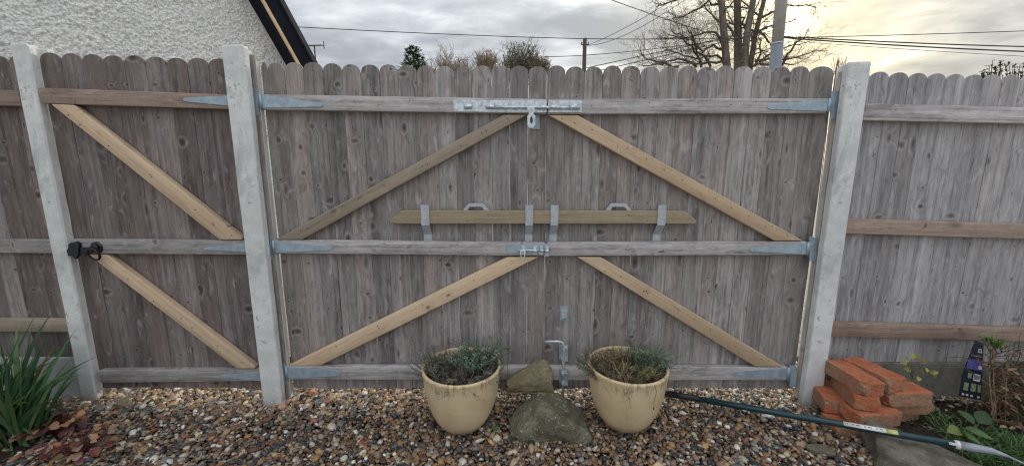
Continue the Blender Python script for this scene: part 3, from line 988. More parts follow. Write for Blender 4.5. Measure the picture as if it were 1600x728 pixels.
def bolt_guide(par, x0, x1, yc, Y, h=9):
    pr = []
    a, c = U(x0, yc, Y), U(x1, yc, Y)
    hw = 0.013
    n = 8
    vs, fs = [], []
    for x in (a.x, c.x):
        for k in range(n + 1):
            th = math.pi * k / n
            vs.append(Vector((x, Y - 0.001 - 0.021 * math.sin(th), a.z + hw * math.cos(th))))
    for k in range(n):
        fs.append((k, k + 1, n + 2 + k, n + 1 + k))
    g = obj('bolt_guide', vs, fs, M_ZINC, par, True)
    md = g.modifiers.new('t', 'SOLIDIFY')
    md.thickness = 0.0025
    for s in (1, -1):
        bv, bf = box_data(((a.x + c.x) / 2, Y - 0.0012, a.z + s * (hw + 0.006)), abs(c.x - a.x), 0.0022, 0.013)
        obj('guide_foot', bv, bf, M_ZINC, par)


bolt_guide(bp, 725.5, 737.5, 167, YB)
bolt_guide(bp, 759.5, 773, 167.5, YB)
bolt_guide(bp, 843, 853.5, 168.2, YB)
rivets(bp, [(712.5, 159), (712.5, 171.5), (729, 158.5), (732, 171.5), (755, 159.5), (755, 171.5), (764, 159), (770, 159), (765, 173), (770, 173), (810, 160.5), (820, 173.5), (847, 160.5), (849, 174)], YB - 0.003)
kpl = plate('bolt_keep', [(856.6, 157.5), (909, 157.5), (909, 176), (856.6, 176)], YB, 0.0035, M_ZINC, eD2, 0.0006)
bolt_guide(kpl, 858.5, 870.5, 168.2, YB)
bolt_guide(kpl, 889.5, 902.5, 168.4, YB)
rivets(kpl, [(861, 160), (867, 160), (876, 160), (876, 172.5), (892, 160), (898, 160), (905, 160), (894, 173.5), (903, 173.5)], YB - 0.003)
# hasp hanging from the rod: a plate with a keyhole, and the staple plate on the boards behind it
hy = YB - 0.026
hx = [(824, 168), (835.5, 168), (835.5, 174), (833, 178), (836.5, 181), (836.5, 195), (833, 200), (827, 200), (824, 196), (824, 181), (827, 178), (824, 174)]
outl = pxpoly(hx, hy)
kc = U(830.3, 188, hy)
hole = []
for k in range(12):
    a = 2 * math.pi * k / 12
    hole.append((kc.x + 0.008 * math.cos(a) * (1.0 if abs(math.sin(a)) < 0.6 else 0.8), kc.z + 0.019 * math.sin(a)))
bm = bmesh.new()
def ring_edges(pts, y):
    vs = [bm.verts.new((x, y, z)) for x, z in pts]
    return vs, [bm.edges.new((vs[i], vs[(i + 1) % len(vs)])) for i in range(len(vs))]
vo_, eo_ = ring_edges(outl, hy)
vh_, eh_ = ring_edges(hole, hy)
bmesh.ops.triangle_fill(bm, use_beauty=True, use_dissolve=False, edges=eo_ + eh_)
ex = bmesh.ops.extrude_face_region(bm, geom=list(bm.faces))
bmesh.ops.translate(bm, verts=[g for g in ex['geom'] if isinstance(g, bmesh.types.BMVert)], vec=(0, 0.003, 0))
bmesh.ops.recalc_face_normals(bm, faces=bm.faces)
hv = [v.co.copy() for v in bm.verts]
bm.verts.index_update()
hf = [tuple(v.index for v in f.verts) for f in bm.faces]
bm.free()
obj('hasp', hv, hf, M_ZINC, bp)
plate('staple_plate', [(832, 176), (843, 176), (843, 202), (832, 202)], -0.0055, 0.003, M_GALV, eD1, 0.0005)

# small padlock bolt on the middle rail
b2 = plate('middle_bolt', [(791.5, 381.5), (848.5, 382), (848.5, 396), (791.5, 395.5)], YB, 0.003, M_GALV, eD1, 0.0005)
tube('bolt_rod', [U(808, 390.5, YB - .010), U(857, 391.5, YB - .010)], 0.0055, M_ZINC, b2, 8)
for x0, x1 in ((815, 821), (833, 839), (843, 848)):
    bolt_guide(b2, x0, x1, 390.8, YB)
v, f = tube_data([U(814, 390, YB - .02), U(813.5, 399, YB - .024), U(815, 402.5, YB - .024), U(818, 403, YB - .024), U(820, 400, YB - .024), U(820, 391, YB - .02)], 0.0035, 6)
obj('bolt_handle', v, f, M_ZINC, b2, True)
k2 = plate('middle_keep', [(850.8, 380.5), (858, 380.5), (858, 401), (850.8, 401)], YB, 0.003, M_GALV, eD2, 0.0005)
bolt_guide(k2, 851.5, 857, 391.3, YB)

# cranked drop bolt on the right leaf
eB = MB()
YD = -0.03
p_ = [U(852, 533.5, YD - .012), U(872, 533, YD - .012), U(878, 534.5, YD - .012), U(880.5, 540, YD - .012), U(881, 560, YD - .012), U(881.5, 585, YD - .055), U(882, 612, YD - .055)]
p_[4] = Vector((p_[3].x, YD - .03, U(881, 560, YD - .03).z))
p_[5] = Vector((p_[3].x, YD - .03, U(881.5, 590, YD - .03).z))
p_[6] = Vector((p_[3].x, YD - .03, -0.03))
p_[3] = Vector((p_[3].x, YD - .03, U(880.5, 541, YD - .03).z))
p_[0], p_[1], p_[2] = (U(851, 533.5, YD - .03), U(872, 533, YD - .03), U(878.5, 535, YD - .03))
db = tube('drop_bolt', p_, 0.0075, M_ZINC, eD2, 10)
for (y0, y1, yy) in ((539, 561, -0.012), (576.5, 598.5, RAIL_Y - 0.002)):
    plate('bolt_plate', [(873.5, y0), (888, y0), (888, y1), (873.5, y1)], yy, 0.0035, M_GALV, db, 0.0005)
    for q in (y0 + 2, y1 - 3):
        c = U(881, q, yy)
        bv, bf = box_data((c.x, yy - 0.022, c.z), 0.036, 0.044, 0.006)
        b = MB(); b.add(bv, bf)
        b.build('bolt_loop', M_ZINC, db)
pp = plate('socket_plate', [(875, 478.5), (888, 478.5), (888, 502), (875, 502)], -0.006, 0.004, M_GALV, eD2, 0.0006)
plate('socket_hood', [(877, 485), (886, 485), (886, 498), (877, 498)], -0.016, 0.009, M_ZINC, pp, 0.002)
screws(eD2, [(877, 480.5), (886, 480.5), (877, 500.5), (886, 500.5)], -0.0065, 0.002)

# brackets that carry the bar
def bracket(par, ux0, ux1, ybar, lean):
    Yf, Yb = -0.060, -0.0045
    th = 0.0045
    x0, x1 = U(ux0, 335, Yf).x, U(ux1, 335, Yf).x
    zt, zm = U(ux0, 320.5, Yf).z, U(ux0, 352, Yf).z
    z2 = U(ux0, 366, Yb).z
    z3 = U(ux0, 379, Yb).z
    prof = [(Yf, zt), (Yf, zm), (Yb, z2), (Yb, z3)]
    vs, fs = [], []
    for x in (x0, x1):
        for y, z in prof: vs.append((x, y, z))
        for y, z in prof: vs.append((x, y + th, z + (0.002 if z in (zm,) else 0)))
    n = 4
    m = 8
    for i in range(3):
        fs.append((i, i + 1, m + i + 1, m + i))
        fs.append((n + i + 1, n + i, m + n + i, m + n + i + 1))
        fs.append((i + 1, i, n + i, n + i + 1))
        fs.append((m + i, m + i + 1, m + n + i + 1, m + n + i))
    fs.append((0, m, m + n, n))
    fs.append((3, n + 3, m + n + 3, m + 3))
    o = obj('bar_bracket', vs, fs, M_BRKT, par)
    xm = (x0 + x1) / 2
    return o


for e, a, b_ in ((eD1, 657.5, 670.5), (eD1, 821, 833), (eD2, 860.5, 872.5), (eD2, 1028, 1040.5)):
    bracket(e, a, b_, 0, 0)

# the bar itself
YBAR = -0.0535
pb = pxpoly([(609, 349.5), (609, 343.5), (627.5, 329.5), (1071, 330), (1088, 344), (1088, 349.5)], YBAR)
bar = empty('locking_bar', ((pb[0][0] + pb[4][0]) / 2, YBAR, pb[0][1]), 'long greenish timber bar with two grey handles resting across both gate leaves', 'bar')
prism('beam', pb, YBAR, -0.009, M_BAR, bar, (1, 0), 0.003, 2)
for x0, x1 in ((723, 764), (946.5, 987)):
    yh = -0.034
    w_ = x1 - x0
    pts = [(x0, 330), (x0 + 2.5, 326.5), (x0 + 8, 320), (x0 + 11, 319), (x1 - 11, 319), (x1 - 8, 320), (x1 - 2.5, 326.5), (x1, 330), (x1 - 8, 330), (x1 - 8.3, 327), (x1 - 11, 323.8), (x0 + 11, 323.8), (x0 + 8.3, 327), (x0 + 8, 330)]
    zoff = U(x0, 330, yh).z - pb[2][1]
    poly = [(U(x, y, yh).x, U(x, y, yh).z - zoff) for x, y in pts]
    prism('handle', poly, yh, yh + 0.018, M_BRKT, bar, (1, 0), 0.0015, 1)
screws(bar, [(730, 345), (1012, 345)], YBAR - 0.0002, 0.0028)

# ---- right fence panel
eR = empty('fence_panel', (xR + 0.8, 0, 0), 'silvery fence panel right of the stout post, behind the brick stack', 'fence')
cR = [1345, 1374.5, 1405, 1435, 1464, 1494, 1523, 1552.5, 1581.5, 1610, 1639, 1668, 1697, 1726, 1755, 1784] + [1784 + 29 * k for k in range(1, 12)]
xsR = [U(p, 125, 0).x for p in cR]
zbR = U(1400, 565, 0).z
gapR = {3: .001, 6: .0012}
for i in range(len(cR) - 1):
    zt_ = U(cR[i], float(np.interp(cR[i], [1370, 1600], [112, 117.5])), 0).z
    h0 = (xsR[i] - xsR[i - 1]) / 2 if i else 0.048
    h1 = (xsR[i + 1] - xsR[i]) / 2
    board(eR, xsR[i] - h0 + 0.0008, xsR[i] + h1 - 0.0008, zbR, zt_, M_BOARD_R, tn=(rng.uniform(0.2, 0.9), rng.uniform(0, 0.8), rng.random()))
rail(eR, (1351, 161.5, 188), (2065, 180, 203), M_RAIL, tn=(0.85, 0.15, 0.22))
rail(eR, (1319, 342, 365), (2000, 363, 385), M_RAIL_B, tn=(0.85, 0.2, 0.61))
rail(eR, (1291, 504, 525.5), (1945, 524, 544), M_RAIL_B, tn=(0.55, 0.75, 0.83))
gx0 = xR + wR - 0.02
prism('gravel_board', [(gx0, -0.2), (gx0 + 2.55, -0.2), (gx0 + 2.55, zbR - .002), (gx0, zbR - .002)], -0.014, 0.03, M_CONC_D, eR, (1, 0), 0.004)


# ================================================================== STONES, BRICKS
def rock(name, mat, c, size, seed, label, cat, rot=(0, 0, 0), pw=3.0, noise=0.12, sub=4, warp=None, parent=None, group=None, cuts=12):
    rr = random.Random(seed)
    bm = bmesh.new()
    bmesh.ops.create_icosphere(bm, subdivisions=sub, radius=1.0)
    from mathutils import noise as mn
    M = Matrix.Rotation(rot[2], 3, 'Z') @ Matrix.Rotation(rot[1], 3, 'Y') @ Matrix.Rotation(rot[0], 3, 'X')
    so_ = Vector((rr.random() * 50, rr.random() * 50, rr.random() * 50))
    pl = [(Vector((rr.gauss(0, 1), rr.gauss(0, 1), rr.gauss(0, 1))).normalized(), rr.uniform(0.62, 0.92)) for _ in range(cuts)]
    vs = []
    for v in bm.verts:
        p = v.co.copy()
        k = (abs(p.x) ** pw + abs(p.y) ** pw + abs(p.z) ** pw) ** (-1 / pw)
        p *= k
        for nrm, d in pl:
            e = p.dot(nrm) - d * 1.15
            if e > 0: p -= nrm * e * 0.9
        p *= 1 + noise * mn.noise(p * 1.3 + so_) + noise * 0.35 * mn.noise(p * 4 + so_) + noise * 0.15 * mn.noise(p * 11 + so_)
        q = Vector((p.x * size[0], p.y * size[1], p.z * size[2]))
        if warp: q = warp(q)
        vs.append(M @ q)
    fs = [tuple(x.index for x in f.verts) for f in bm.faces]
    bm.free()
    c = Vector(c)
    o = obj(name, [c + v for v in vs], fs, mat, None, True, base=(c.x, c.y, c.z))
    tag(o, label, cat, group)
    return o


def hump(q):
    q.x *= 1 - 0.30 * max(0, q.z) / 0.13
    return q


def wedge(q):
    f = (q.x / 0.14 + 1) / 2
    q.z *= 0.42 + 0.78 * max(0, min(1, f))
    q.z += 0.055 * f - 0.02
    return q


rock('boulder', M_BOULDER, (0.205, -0.275, 0.012), (0.225, 0.155, 0.140), 8, 'rounded mossy grey boulder in the gravel between the two pots', 'stone', (0, R(7), R(5)), 2.9, 0.24, 5, hump)
rock('rock', M_SANDST, (0.112, -0.128, 0.180), (0.150, 0.066, 0.108), 9, 'yellowish wedge of stone standing on the mossy boulder against the gate', 'stone', (R(-8), 0, 0), 3.2, 0.15, 5, wedge)
g = G(1440, 712, 0.03)
rock('stone_block', M_SLAB, (1.97, -0.555, -0.005), (0.215, 0.145, 0.085), 15, 'large grey brown stone block under the green garden pole', 'stone', (R(3), R(6), R(-26)), 9.0, 0.07, 5, cuts=2)
g = G(193, 632, 0.0)
rock('stone', M_PALEST, (g.x, g.y, 0.012), (0.038, 0.025, 0.03), 21, 'pale buff stone beside the foot of the leftmost post', 'stone', (0, 0, R(10)), 4, 0.1, 3)
g = G(1281, 703, 0.01)
rock('stone', M_FLAT, (g.x, g.y, 0.014), (0.06, 0.028, 0.02), 22, 'flat olive stone in the gravel in front of the brick stack', 'stone', (0, 0, R(-28)), 5, 0.08, 3)
for px, py, lab, mt, s_ in ((474, 621, 'left of two blue grey stones at the foot of the middle post', M_BLUEST, 0.020), (493, 625, 'right of two blue grey stones at the foot of the middle post', M_BLUEST, 0.017)):
    g = G(px, py, 0.01)
    rock('stone', mt, (g.x, g.y, 0.016), (s_, s_ * .9, s_ * .8), int(px), lab, 'stone', (0, 0, 0.3), 3, 0.1, 3, group='blue grey stones by the middle post')
g = G(488, 615, 0.01)
rock('pot_shard', M_TERRA, (g.x, g.y, 0.014), (0.030, 0.018, 0.016), 31, 'broken orange terracotta chip beside the blue grey stones', 'shard', (0, R(10), 0.4), 4, 0.1, 3)
g = G(108, 655, 0.01)
rock('stone', plain('ochre stone', (0.30, 0.17, 0.06), 0.7, 0.3, 20), (g.x, g.y, 0.012), (0.028, 0.024, 0.02), 33, 'ochre brown stone in the gravel right of the strap leaves', 'stone', (0, 0, 0.4), 3, 0.1, 3)


def brick(c, rotz, tx, ty, label, size=(0.235, 0.115, 0.072), seed=0):
    rr = random.Random(seed)
    from mathutils import noise as mn
    bm = bmesh.new()
    bmesh.ops.create_cube(bm, size=1.0)
    bmesh.ops.subdivide_edges(bm, edges=bm.edges, cuts=9, use_grid_fill=True)
    so_ = Vector((rr.random() * 40, rr.random() * 40, rr.random() * 40))
    M = Matrix.Rotation(rotz, 3, 'Z') @ Matrix.Rotation(ty, 3, 'Y') @ Matrix.Rotation(tx, 3, 'X')
    chips = [Vector((rr.choice((-.5, .5)), rr.choice((-.5, .5)), rr.choice((-.5, .5)))) for _ in range(3)]
    vs = []
    for v in bm.verts:
        p = v.co.copy()
        k = [abs(abs(x) - 0.5) < 1e-4 for x in p]
        q = Vector((p.x * size[0], p.y * size[1], p.z * size[2]))
        if sum(k) >= 2:                     # worn arrises
            w_ = 0.0013 if sum(k) == 2 else 0.0026
            for ax in range(3):
                if k[ax]: q[ax] -= math.copysign(w_ * (0.6 + 0.8 * abs(mn.noise(q * 40 + so_))), q[ax])
        for ch in chips:
            d = (Vector(((p.x - ch.x) * size[0], (p.y - ch.y) * size[1], (p.z - ch.z) * size[2]))).length
            if d < 0.026: q -= Vector((ch.x, ch.y, ch.z)) * (0.026 - d) * 0.9
        q += Vector((mn.noise(q * 22 + so_), mn.noise(q * 22 - so_), mn.noise(q * 22 + so_ * 2))) * 0.0026
        q += Vector((mn.noise(q * 90 + so_), mn.noise(q * 90 - so_), mn.noise(q * 90 + so_ * 2))) * 0.0011
        vs.append(q)
    fs = [tuple(x.index for x in f.verts) for f in bm.faces]
    bm.free()
    me = bpy.data.meshes.new('brick')
    me.from_pydata([tuple(v) for v in vs], [], fs)
    finish(me, M_BRICK, False)
    o = bpy.data.objects.new('brick', me)
    COL.objects.link(o)
    o.location = c
    o.rotation_euler = M.to_euler()
    tone(o)
    o.color = (rng.random(), rng.random(), rng.random(), 1)
    tag(o, label, 'brick', 'old bricks stacked beside the right post')
    return o


BR = []
BL, BW, BH = 0.243, 0.118, 0.077


def bk(px, py, zb, rz, face, label, seed, tx=0, ty=0):
    """px, py = where the middle of the bottom edge of the front face shows, zb = its height"""
    p = G(px, py, zb)
    a = R(rz)
    d, half = ((math.cos(a), math.sin(a)), BL / 2) if face == 'end' else ((-math.sin(a), math.cos(a)), BW / 2)
    brick((p.x + d[0] * half, p.y + d[1] * half, zb + BH / 2), a, R(tx), R(ty), label, (BL, BW, BH), seed)


bk(1316, 665, -0.022, 76, 'end', 'bottom left brick lying lowest at the edge of the stack', 1)
bk(1343, 688, -0.024, -3, 'side', 'bottom front brick half sunk in gravel behind the green pole', 2)
bk(1403, 665, -0.018, 5, 'side', 'bottom right brick showing only its end beside the stone block', 3)
bk(1307, 647, 0.057, 74, 'end', 'mid height brick at the left end of the stack', 4)
bk(1375, 668, 0.056, 6, 'side', 'long front brick just above the green pole', 5)
bk(1425, 648, 0.060, 2, 'side', 'pale mortar smeared brick second from the bottom on the right', 6)
bk(1354, 642, 0.135, 74, 'end', 'front brick with mortared side under the topmost pair', 7, 0, 1)
bk(1422, 635, 0.1385, 3, 'side', 'right hand brick with red top lying crosswise', 8)
bk(1364, 619, 0.216, 93, 'end', 'topmost left brick with its end facing out', 9, 1, -2)
bk(1401, 613, 0.2165, 102, 'end', 'topmost right brick lying behind the left one', 10)

# ================================================================== POTS
PR = [(0.0, 0.004), (0.092, 0.0), (0.104, 0.004), (0.118, 0.018), (0.140, 0.048), (0.160, 0.088), (0.178, 0.138), (0.191, 0.19), (0.200, 0.245), (0.2055, 0.295), (0.2085, 0.325),
      (0.2115, 0.334), (0.2120, 0.342), (0.2085, 0.348), (0.2020, 0.349), (0.1965, 0.345), (0.1945, 0.335), (0.1925, 0.31), (0.188, 0.262)]


def pot(c, label, s=1.0, seed=0):
    e = empty('plant_pot', c, label, 'plant pot', 'cream glazed pots before the gates')
    lathe('pot_body', [(r * s, z * s) for r, z in PR], c, M_POT, e, 64)
    rr = random.Random(seed)
    vs, fs = [], []
    n = 22
    vs.append(Vector(c) + Vector((0, 0, 0.305 * s)))
    for j in range(1, 7):
        for k in range(n):
            a = 2 * math.pi * k / n
            r = 0.191 * s * j / 6
            vs.append(Vector(c) + Vector((r * math.cos(a), r * math.sin(a), (0.303 - 0.018 * (j / 6) ** 2 + (rr.uniform(-.008, .008) if j < 6 else 0)) * s)))
    for k in range(n):
        fs.append((0, 1 + k, 1 + (k + 1) % n))
        for j in range(5):
            fs.append((1 + j * n + k, 1 + (j + 1) * n + k, 1 + (j + 1) * n + (k + 1) % n, 1 + j * n + (k + 1) % n))
    obj('potting_soil', vs, fs, M_SOIL, e, True)
    return e


PC1, PC2 = Vector((-0.272, -0.25, 0)), Vector((0.622, -0.245, 0.004))
pot(PC1, 'cream pot left of the boulder, with black dead stems and a green clump', 1.0, 1)
pot(PC2, 'cream pot right of the boulder, brown run stains under its rim', 1.0, 2)

LG = [(0.075, 0.115, 0.07), (0.10, 0.145, 0.085), (0.055, 0.10, 0.055), (0.12, 0.16, 0.11)]


def blade(b, p0, d, L, w_, col, bend=0.3, seg=4, face=None, tip=0.15, cup=0.25, wprof=None):
    """a leaf: ribbon with a folded midrib along a bending line"""
    p = Vector(p0)
    d = Vector(d).normalized()
    side = d.cross(Vector((0, 0, 1)))
    if face is not None: side = d.cross(Vector(face))
    side = side.normalized() if side.length > 1e-5 else Vector((1, 0, 0))
    vs = []
    for i in range(seg + 1):
        f = i / seg
        if wprof: ww = w_ * wprof(f)
        else: ww = w_ * max(tip * (1 - f), math.sin(math.pi * min(1, 0.12 + f * 0.88)) ** 0.7)
        nr = side.cross(d).normalized()
        vs += [p - side * ww / 2 + nr * ww * cup, p.copy(), p + side * ww / 2 + nr * ww * cup]
        p = p + d * (L / seg)
        d = (d + Vector((0, 0, -bend / seg))).normalized()
    fs = []
    for i in range(seg):
        q = i * 3
        fs += [(q, q + 1, q + 4, q + 3), (q + 1, q + 2, q + 5, q + 4)]
    b.add(vs, fs, col)


def jit(c, s, r=rng):
    k = math.exp(r.gauss(0, s))
    return tuple(max(0.004, min(0.8, x * k * math.exp(r.gauss(0, s * 0.35)))) for x in c)


def twig(b, p, d, L, r0, col, depth, r, kids=3, curl=0.35, side=3):
    pts, rad = [Vector(p)], [r0]
    d = Vector(d).normalized()
    n = 5
    for i in range(n):
        d = (d + Vector((r.gauss(0, curl), r.gauss(0, curl), r.gauss(0, curl) * 0.7))).normalized()
        pts.append(pts[-1] + d * L / n)
        rad.append(r0 * (1 - 0.75 * (i + 1) / n))
    v, f = tube_data(pts, rad, side, False)
    b.add(v, f, col)
    ends = [(pts[-1], d)]
    if depth > 0:
        for k in range(kids):
            i = r.randint(1, n)
            dd = (d + Vector((r.gauss(0, 0.8), r.gauss(0, 0.8), r.gauss(0, 0.6)))).normalized()
            ends += twig(b, pts[i], dd, L * r.uniform(0.4, 0.75), rad[i] * 0.8, jit(col, 0.15, r), depth - 1, r, kids, curl, side)
    return ends


def pot_dead(c, seed, cols, n, label, lean=(0, 0), spread=1.0, hgt=1.0):
    r = random.Random(seed)
    b = MB()
    c = Vector(c)
    for i in range(n):
        a, rad = r.uniform(0, 2 * math.pi), 0.160 * math.sqrt(r.random()) * spread
        p = c + Vector((rad * math.cos(a), rad * math.sin(a), 0.292))
        d = Vector((math.cos(a) * rad * 5 + r.gauss(0, .5) + lean[0], math.sin(a) * rad * 3.5 + r.gauss(0, .5) + lean[1], r.uniform(0.3, 1.3)))
        twig(b, p, d, r.uniform(0.06, 0.135) * hgt, r.uniform(0.0018, 0.0036), jit(r.choice(cols), 0.3, r), 1, r, 4, 0.35)
    o = b.build('dead_plant', M_TWIG, None, True, base=tuple(c + Vector((0, 0, 0.29))))
    tag(o, label, 'plant', None)
    return o


DARKT = [(0.10, 0.082, 0.07), (0.16, 0.135, 0.115), (0.27, 0.235, 0.205), (0.33, 0.295, 0.265), (0.06, 0.05, 0.043)]
PALET = [(0.23, 0.18, 0.11), (0.30, 0.24, 0.15), (0.13, 0.10, 0.06), (0.08, 0.06, 0.042), (0.18, 0.17, 0.09)]
pot_dead(PC1, 4, [jit(c, 0.01) for c in DARKT] + [(0.30, 0.27, 0.24), (0.20, 0.17, 0.145), (0.15, 0.12, 0.10)], 300, 'tangle of blackened dead stems in the left cream pot')
pot_dead(PC2, 5, PALET + [(0.05, 0.04, 0.03), (0.42, 0.34, 0.23), (0.33, 0.26, 0.17)], 330, 'tangle of straw coloured dead stems in the right cream pot', spread=0.95, hgt=1.05)


def sprigs(name, c, seed, n, rx, ry, h, cols, label, leafw=0.006, leafl=0.016, lean=(0, 0), base=None, droop=0.2, stemcol=(0.10, 0.10, 0.07), per=16, sl=(0.06, 0.13)):
    r = random.Random(seed)
    e = empty(name, base or c, label, 'plant')
    st, lf = MB(), MB()
    for i in range(n):
        a, q = r.uniform(0, 2 * math.pi), math.sqrt(r.random())
        p = Vector(c) + Vector((rx * q * math.cos(a), ry * q * math.sin(a), r.uniform(-0.01, 0.02)))
        d = Vector((math.cos(a) * q * 0.8 + lean[0] + r.gauss(0, .2), math.sin(a) * q * 0.6 + lean[1] + r.gauss(0, .2), 1.0)).normalized()
        L = r.uniform(*sl) * h
        pts = [p]
        for k in range(4):
            d = (d + Vector((r.gauss(0, .12), r.gauss(0, .12), -droop * 0.15))).normalized()
            pts.append(pts[-1] + d * L / 4)
        v, f = tube_data(pts, [0.0014, 0.0013, 0.0011, 0.0009, 0.0006], 3, False)
        st.add(v, f, stemcol)
        cc = jit(r.choice(cols), 0.2, r)
        for k in range(per):
            fpos = (k + 1) / per
            fpos = 0.15 + 0.85 * fpos
            i0 = min(3, int(fpos * 4))
            pp = pts[i0].lerp(pts[i0 + 1], fpos * 4 - i0 if fpos < 1 else 1)
            an = k * 2.4 + r.random()
            dd = Vector((math.cos(an), math.sin(an), 0.55 + r.gauss(0, 0.25)))
            blade(lf, pp, dd, leafl * r.uniform(0.6, 1.2), leafw * r.uniform(0.7, 1.2), jit(cc, 0.12, r), 0.2, 2)
    st.build('stems', M_TWIG, e)['kind'] = 'stuff'
    lf.build('foliage', M_LEAF, e)['kind'] = 'stuff'
    return e


BG = [(0.20, 0.305, 0.215), (0.15, 0.245, 0.165), (0.26, 0.35, 0.26), (0.19, 0.235, 0.175)]
sprigs('green_shrub', PC1 + Vector((0.075, 0.03, 0.30)), 6, 95, 0.075, 0.06, 1.35, BG, 'blue green leafy clump at the back of the left pot', 0.008, 0.019)
sprigs('grey_shrub', PC1 + Vector((-0.165, 0.0, 0.30)), 7, 34, 0.05, 0.10, 1.15, [(0.17, 0.18, 0.145), (0.23, 0.24, 0.20)], 'wispy grey sprigs leaning over the left rim of the left pot', 0.006, 0.016, (-0.75, 0))
sprigs('green_sprigs', PC1 + Vector((-0.02, 0.04, 0.30)), 8, 46, 0.11, 0.05, 0.75, BG + [(0.1, 0.12, 0.09)], 'low green sprigs in the middle of the left pot', 0.004, 0.012)
sprigs('grey_shrub', PC1 + Vector((0.165, 0.0, 0.29)), 17, 20, 0.03, 0.07, 0.85, [(0.19, 0.22, 0.18), (0.16, 0.23, 0.16)], 'short grey green sprigs at the right rim of the left pot', 0.004, 0.012, (0.35, 0))
sprigs('green_shrub', PC2 + Vector((0.11, 0.02, 0.30)), 9, 100, 0.07, 0.06, 1.25, BG, 'feathery blue green clump leaning out of the right pot', leafw=0.006, leafl=0.018, lean=(0.6, 0.05))
sprigs('yellow_green_shrub', PC2 + Vector((0.045, -0.06, 0.30)), 10, 22, 0.05, 0.05, 0.8, [(0.24, 0.28, 0.11), (0.30, 0.33, 0.15)], 'yellowish green sprigs at the front of the right pot', 0.005, 0.02, (0.15, -0.3))
sprigs('grey_shrub', PC2 + Vector((-0.165, -0.02, 0.30)), 11, 32, 0.03, 0.08, 1.1, [(0.21, 0.21, 0.13), (0.17, 0.18, 0.11)], 'wispy olive sprigs hanging over the left rim of the right pot', 0.006, 0.018, (-0.8, 0))
# a trailing dry stem down the front of the right pot
b = MB()
p0 = PC2 + Vector((0.075, -0.195, 0.345))
v, f = tube_data([p0, p0 + Vector((0.004, -0.022, -0.03)), p0 + Vector((-0.002, -0.015, -0.08)), p0 + Vector((0.002, -0.007, -0.125))], 0.0011, 4)
b.add(v, f, (0.06, 0.03, 0.02))
v, f = tube_data([p0 + Vector((0.002, -0.009, -0.120)), p0 + Vector((0.0, -0.008, -0.128)), p0 + Vector((0.0, -0.006, -0.136))], [0.001, 0.004, 0.001], 6)
b.add(v, f, (0.08, 0.03, 0.02))
tag(b.build('trailing_plant', M_TWIG, None, True, base=tuple(p0)), 'thin dry stem trailing down the front of the right pot', 'stem')
# grassy tuft behind the left pot, seeded against the gate
r = random.Random(3)
b = MB()
c = U(793, 545, -0.03)
tb = Vector((c.x, -0.05, 0.0))
v, f = tube_data([tb, Vector((c.x, -0.052, 0.15)), c], 0.0015, 4)
b.add(v, f, (0.20, 0.19, 0.08))
for k in range(34):
    a = r.uniform(0, 2 * math.pi)
    blade(b, c + Vector((0, 0, r.uniform(-.012, .008))), (math.cos(a), math.sin(a) * .5, r.uniform(-0.1, .9)), r.uniform(.025, .05), .003, jit((0.24, 0.25, 0.11), 0.2, r), 0.8, 3)
tag(b.build('seedling', M_LEAF, None, base=tuple(tb)), 'spiky pale green tuft on a thin stalk right of the left pot', 'plant')
# fallen leaves
def fallen_leaf(px, py, z, size, col, label, lobes=False, seed=1):
    r = random.Random(seed)
    g = G(px, py, z)
    b = MB()
    vs = [g + Vector((0, 0, 0.004))]
    n = 18
    for k in range(n):
        a = 2 * math.pi * k / n
        rr_ = size * (0.75 + 0.25 * math.cos(a * 5 if lobes else a * 2)) * r.uniform(0.92, 1.05)
        vs.append(g + Vector((rr_ * math.cos(a), rr_ * 0.8 * math.sin(a), r.uniform(-.003, .008))))
    b.add(vs, [(0, 1 + k, 1 + (k + 1) % n) for k in range(n)], col)
    b.add([v - Vector((0, 0, 0.0008)) for v in vs], [(0, 1 + (k + 1) % n, 1 + k) for k in range(n)], col)
    o = b.build('fallen_leaf', M_LEAF, None, base=tuple(g))
    tag(o, label, 'leaf')


fallen_leaf(774, 668, 0.022, 0.030, (0.11, 0.19, 0.04), 'green lobed leaf lying in the gravel beside the left pot', True)
fallen_leaf(706, 594, 0.325, 0.026, (0.16, 0.25, 0.06), 'bright green leaf lying on the soil in the left pot', False, 2)
fallen_leaf(712, 583, 0.335, 0.016, (0.22, 0.09, 0.04), 'brown curled leaf among the dead stems of the left pot', False, 3)
fallen_leaf(751, 567, 0.345, 0.018, (0.25, 0.11, 0.05), 'rusty leaf near the green clump of the left pot', False, 4)
fallen_leaf(1049, 659, 0.025, 0.016, (0.32, 0.15, 0.05), 'small orange brown leaf on the gravel right of the right pot', False, 5)
fallen_leaf(806, 672, 0.024, 0.018, (0.18, 0.05, 0.04), 'dark red leaf on the gravel at the left of the boulder', False, 6)

# ================================================================== GARDEN POLE
A = G(1036, 613, 0.03)
B = G(1494, 694, 0.150)
C_ = G(1546, 704, 0.150)
dirp = (B - A).normalized()
C_ = B + dirp * (C_ - B).dot(dirp)
tool = empty('garden_pole', A, 'long dark green tool pole lying from the right pot over the stone block', 'garden tool')
tube('shaft', [A, A.lerp(B, 0.5), B], 0.0165, M_TOOL, tool, 14)
tube('grip_sleeve', [A - dirp * 0.002, A + dirp * 0.20], 0.0185, plain('black rubber grip', (0.012, 0.014, 0.02), 0.5), tool, 14)
tube('collar', [B - dirp * 0.006, B + dirp * 0.010], 0.0185, M_WHITE, tool, 14)
tube('ferrule', [B + dirp * 0.010, B.lerp(C_, 0.55), C_, C_ + dirp * 0.05 + Vector((0, 0, -0.012))], [0.0185, 0.0175, 0.0135, 0.006], M_SILV, tool, 14)
e0 = C_ + dirp * 0.04 + Vector((0, 0, -0.008))
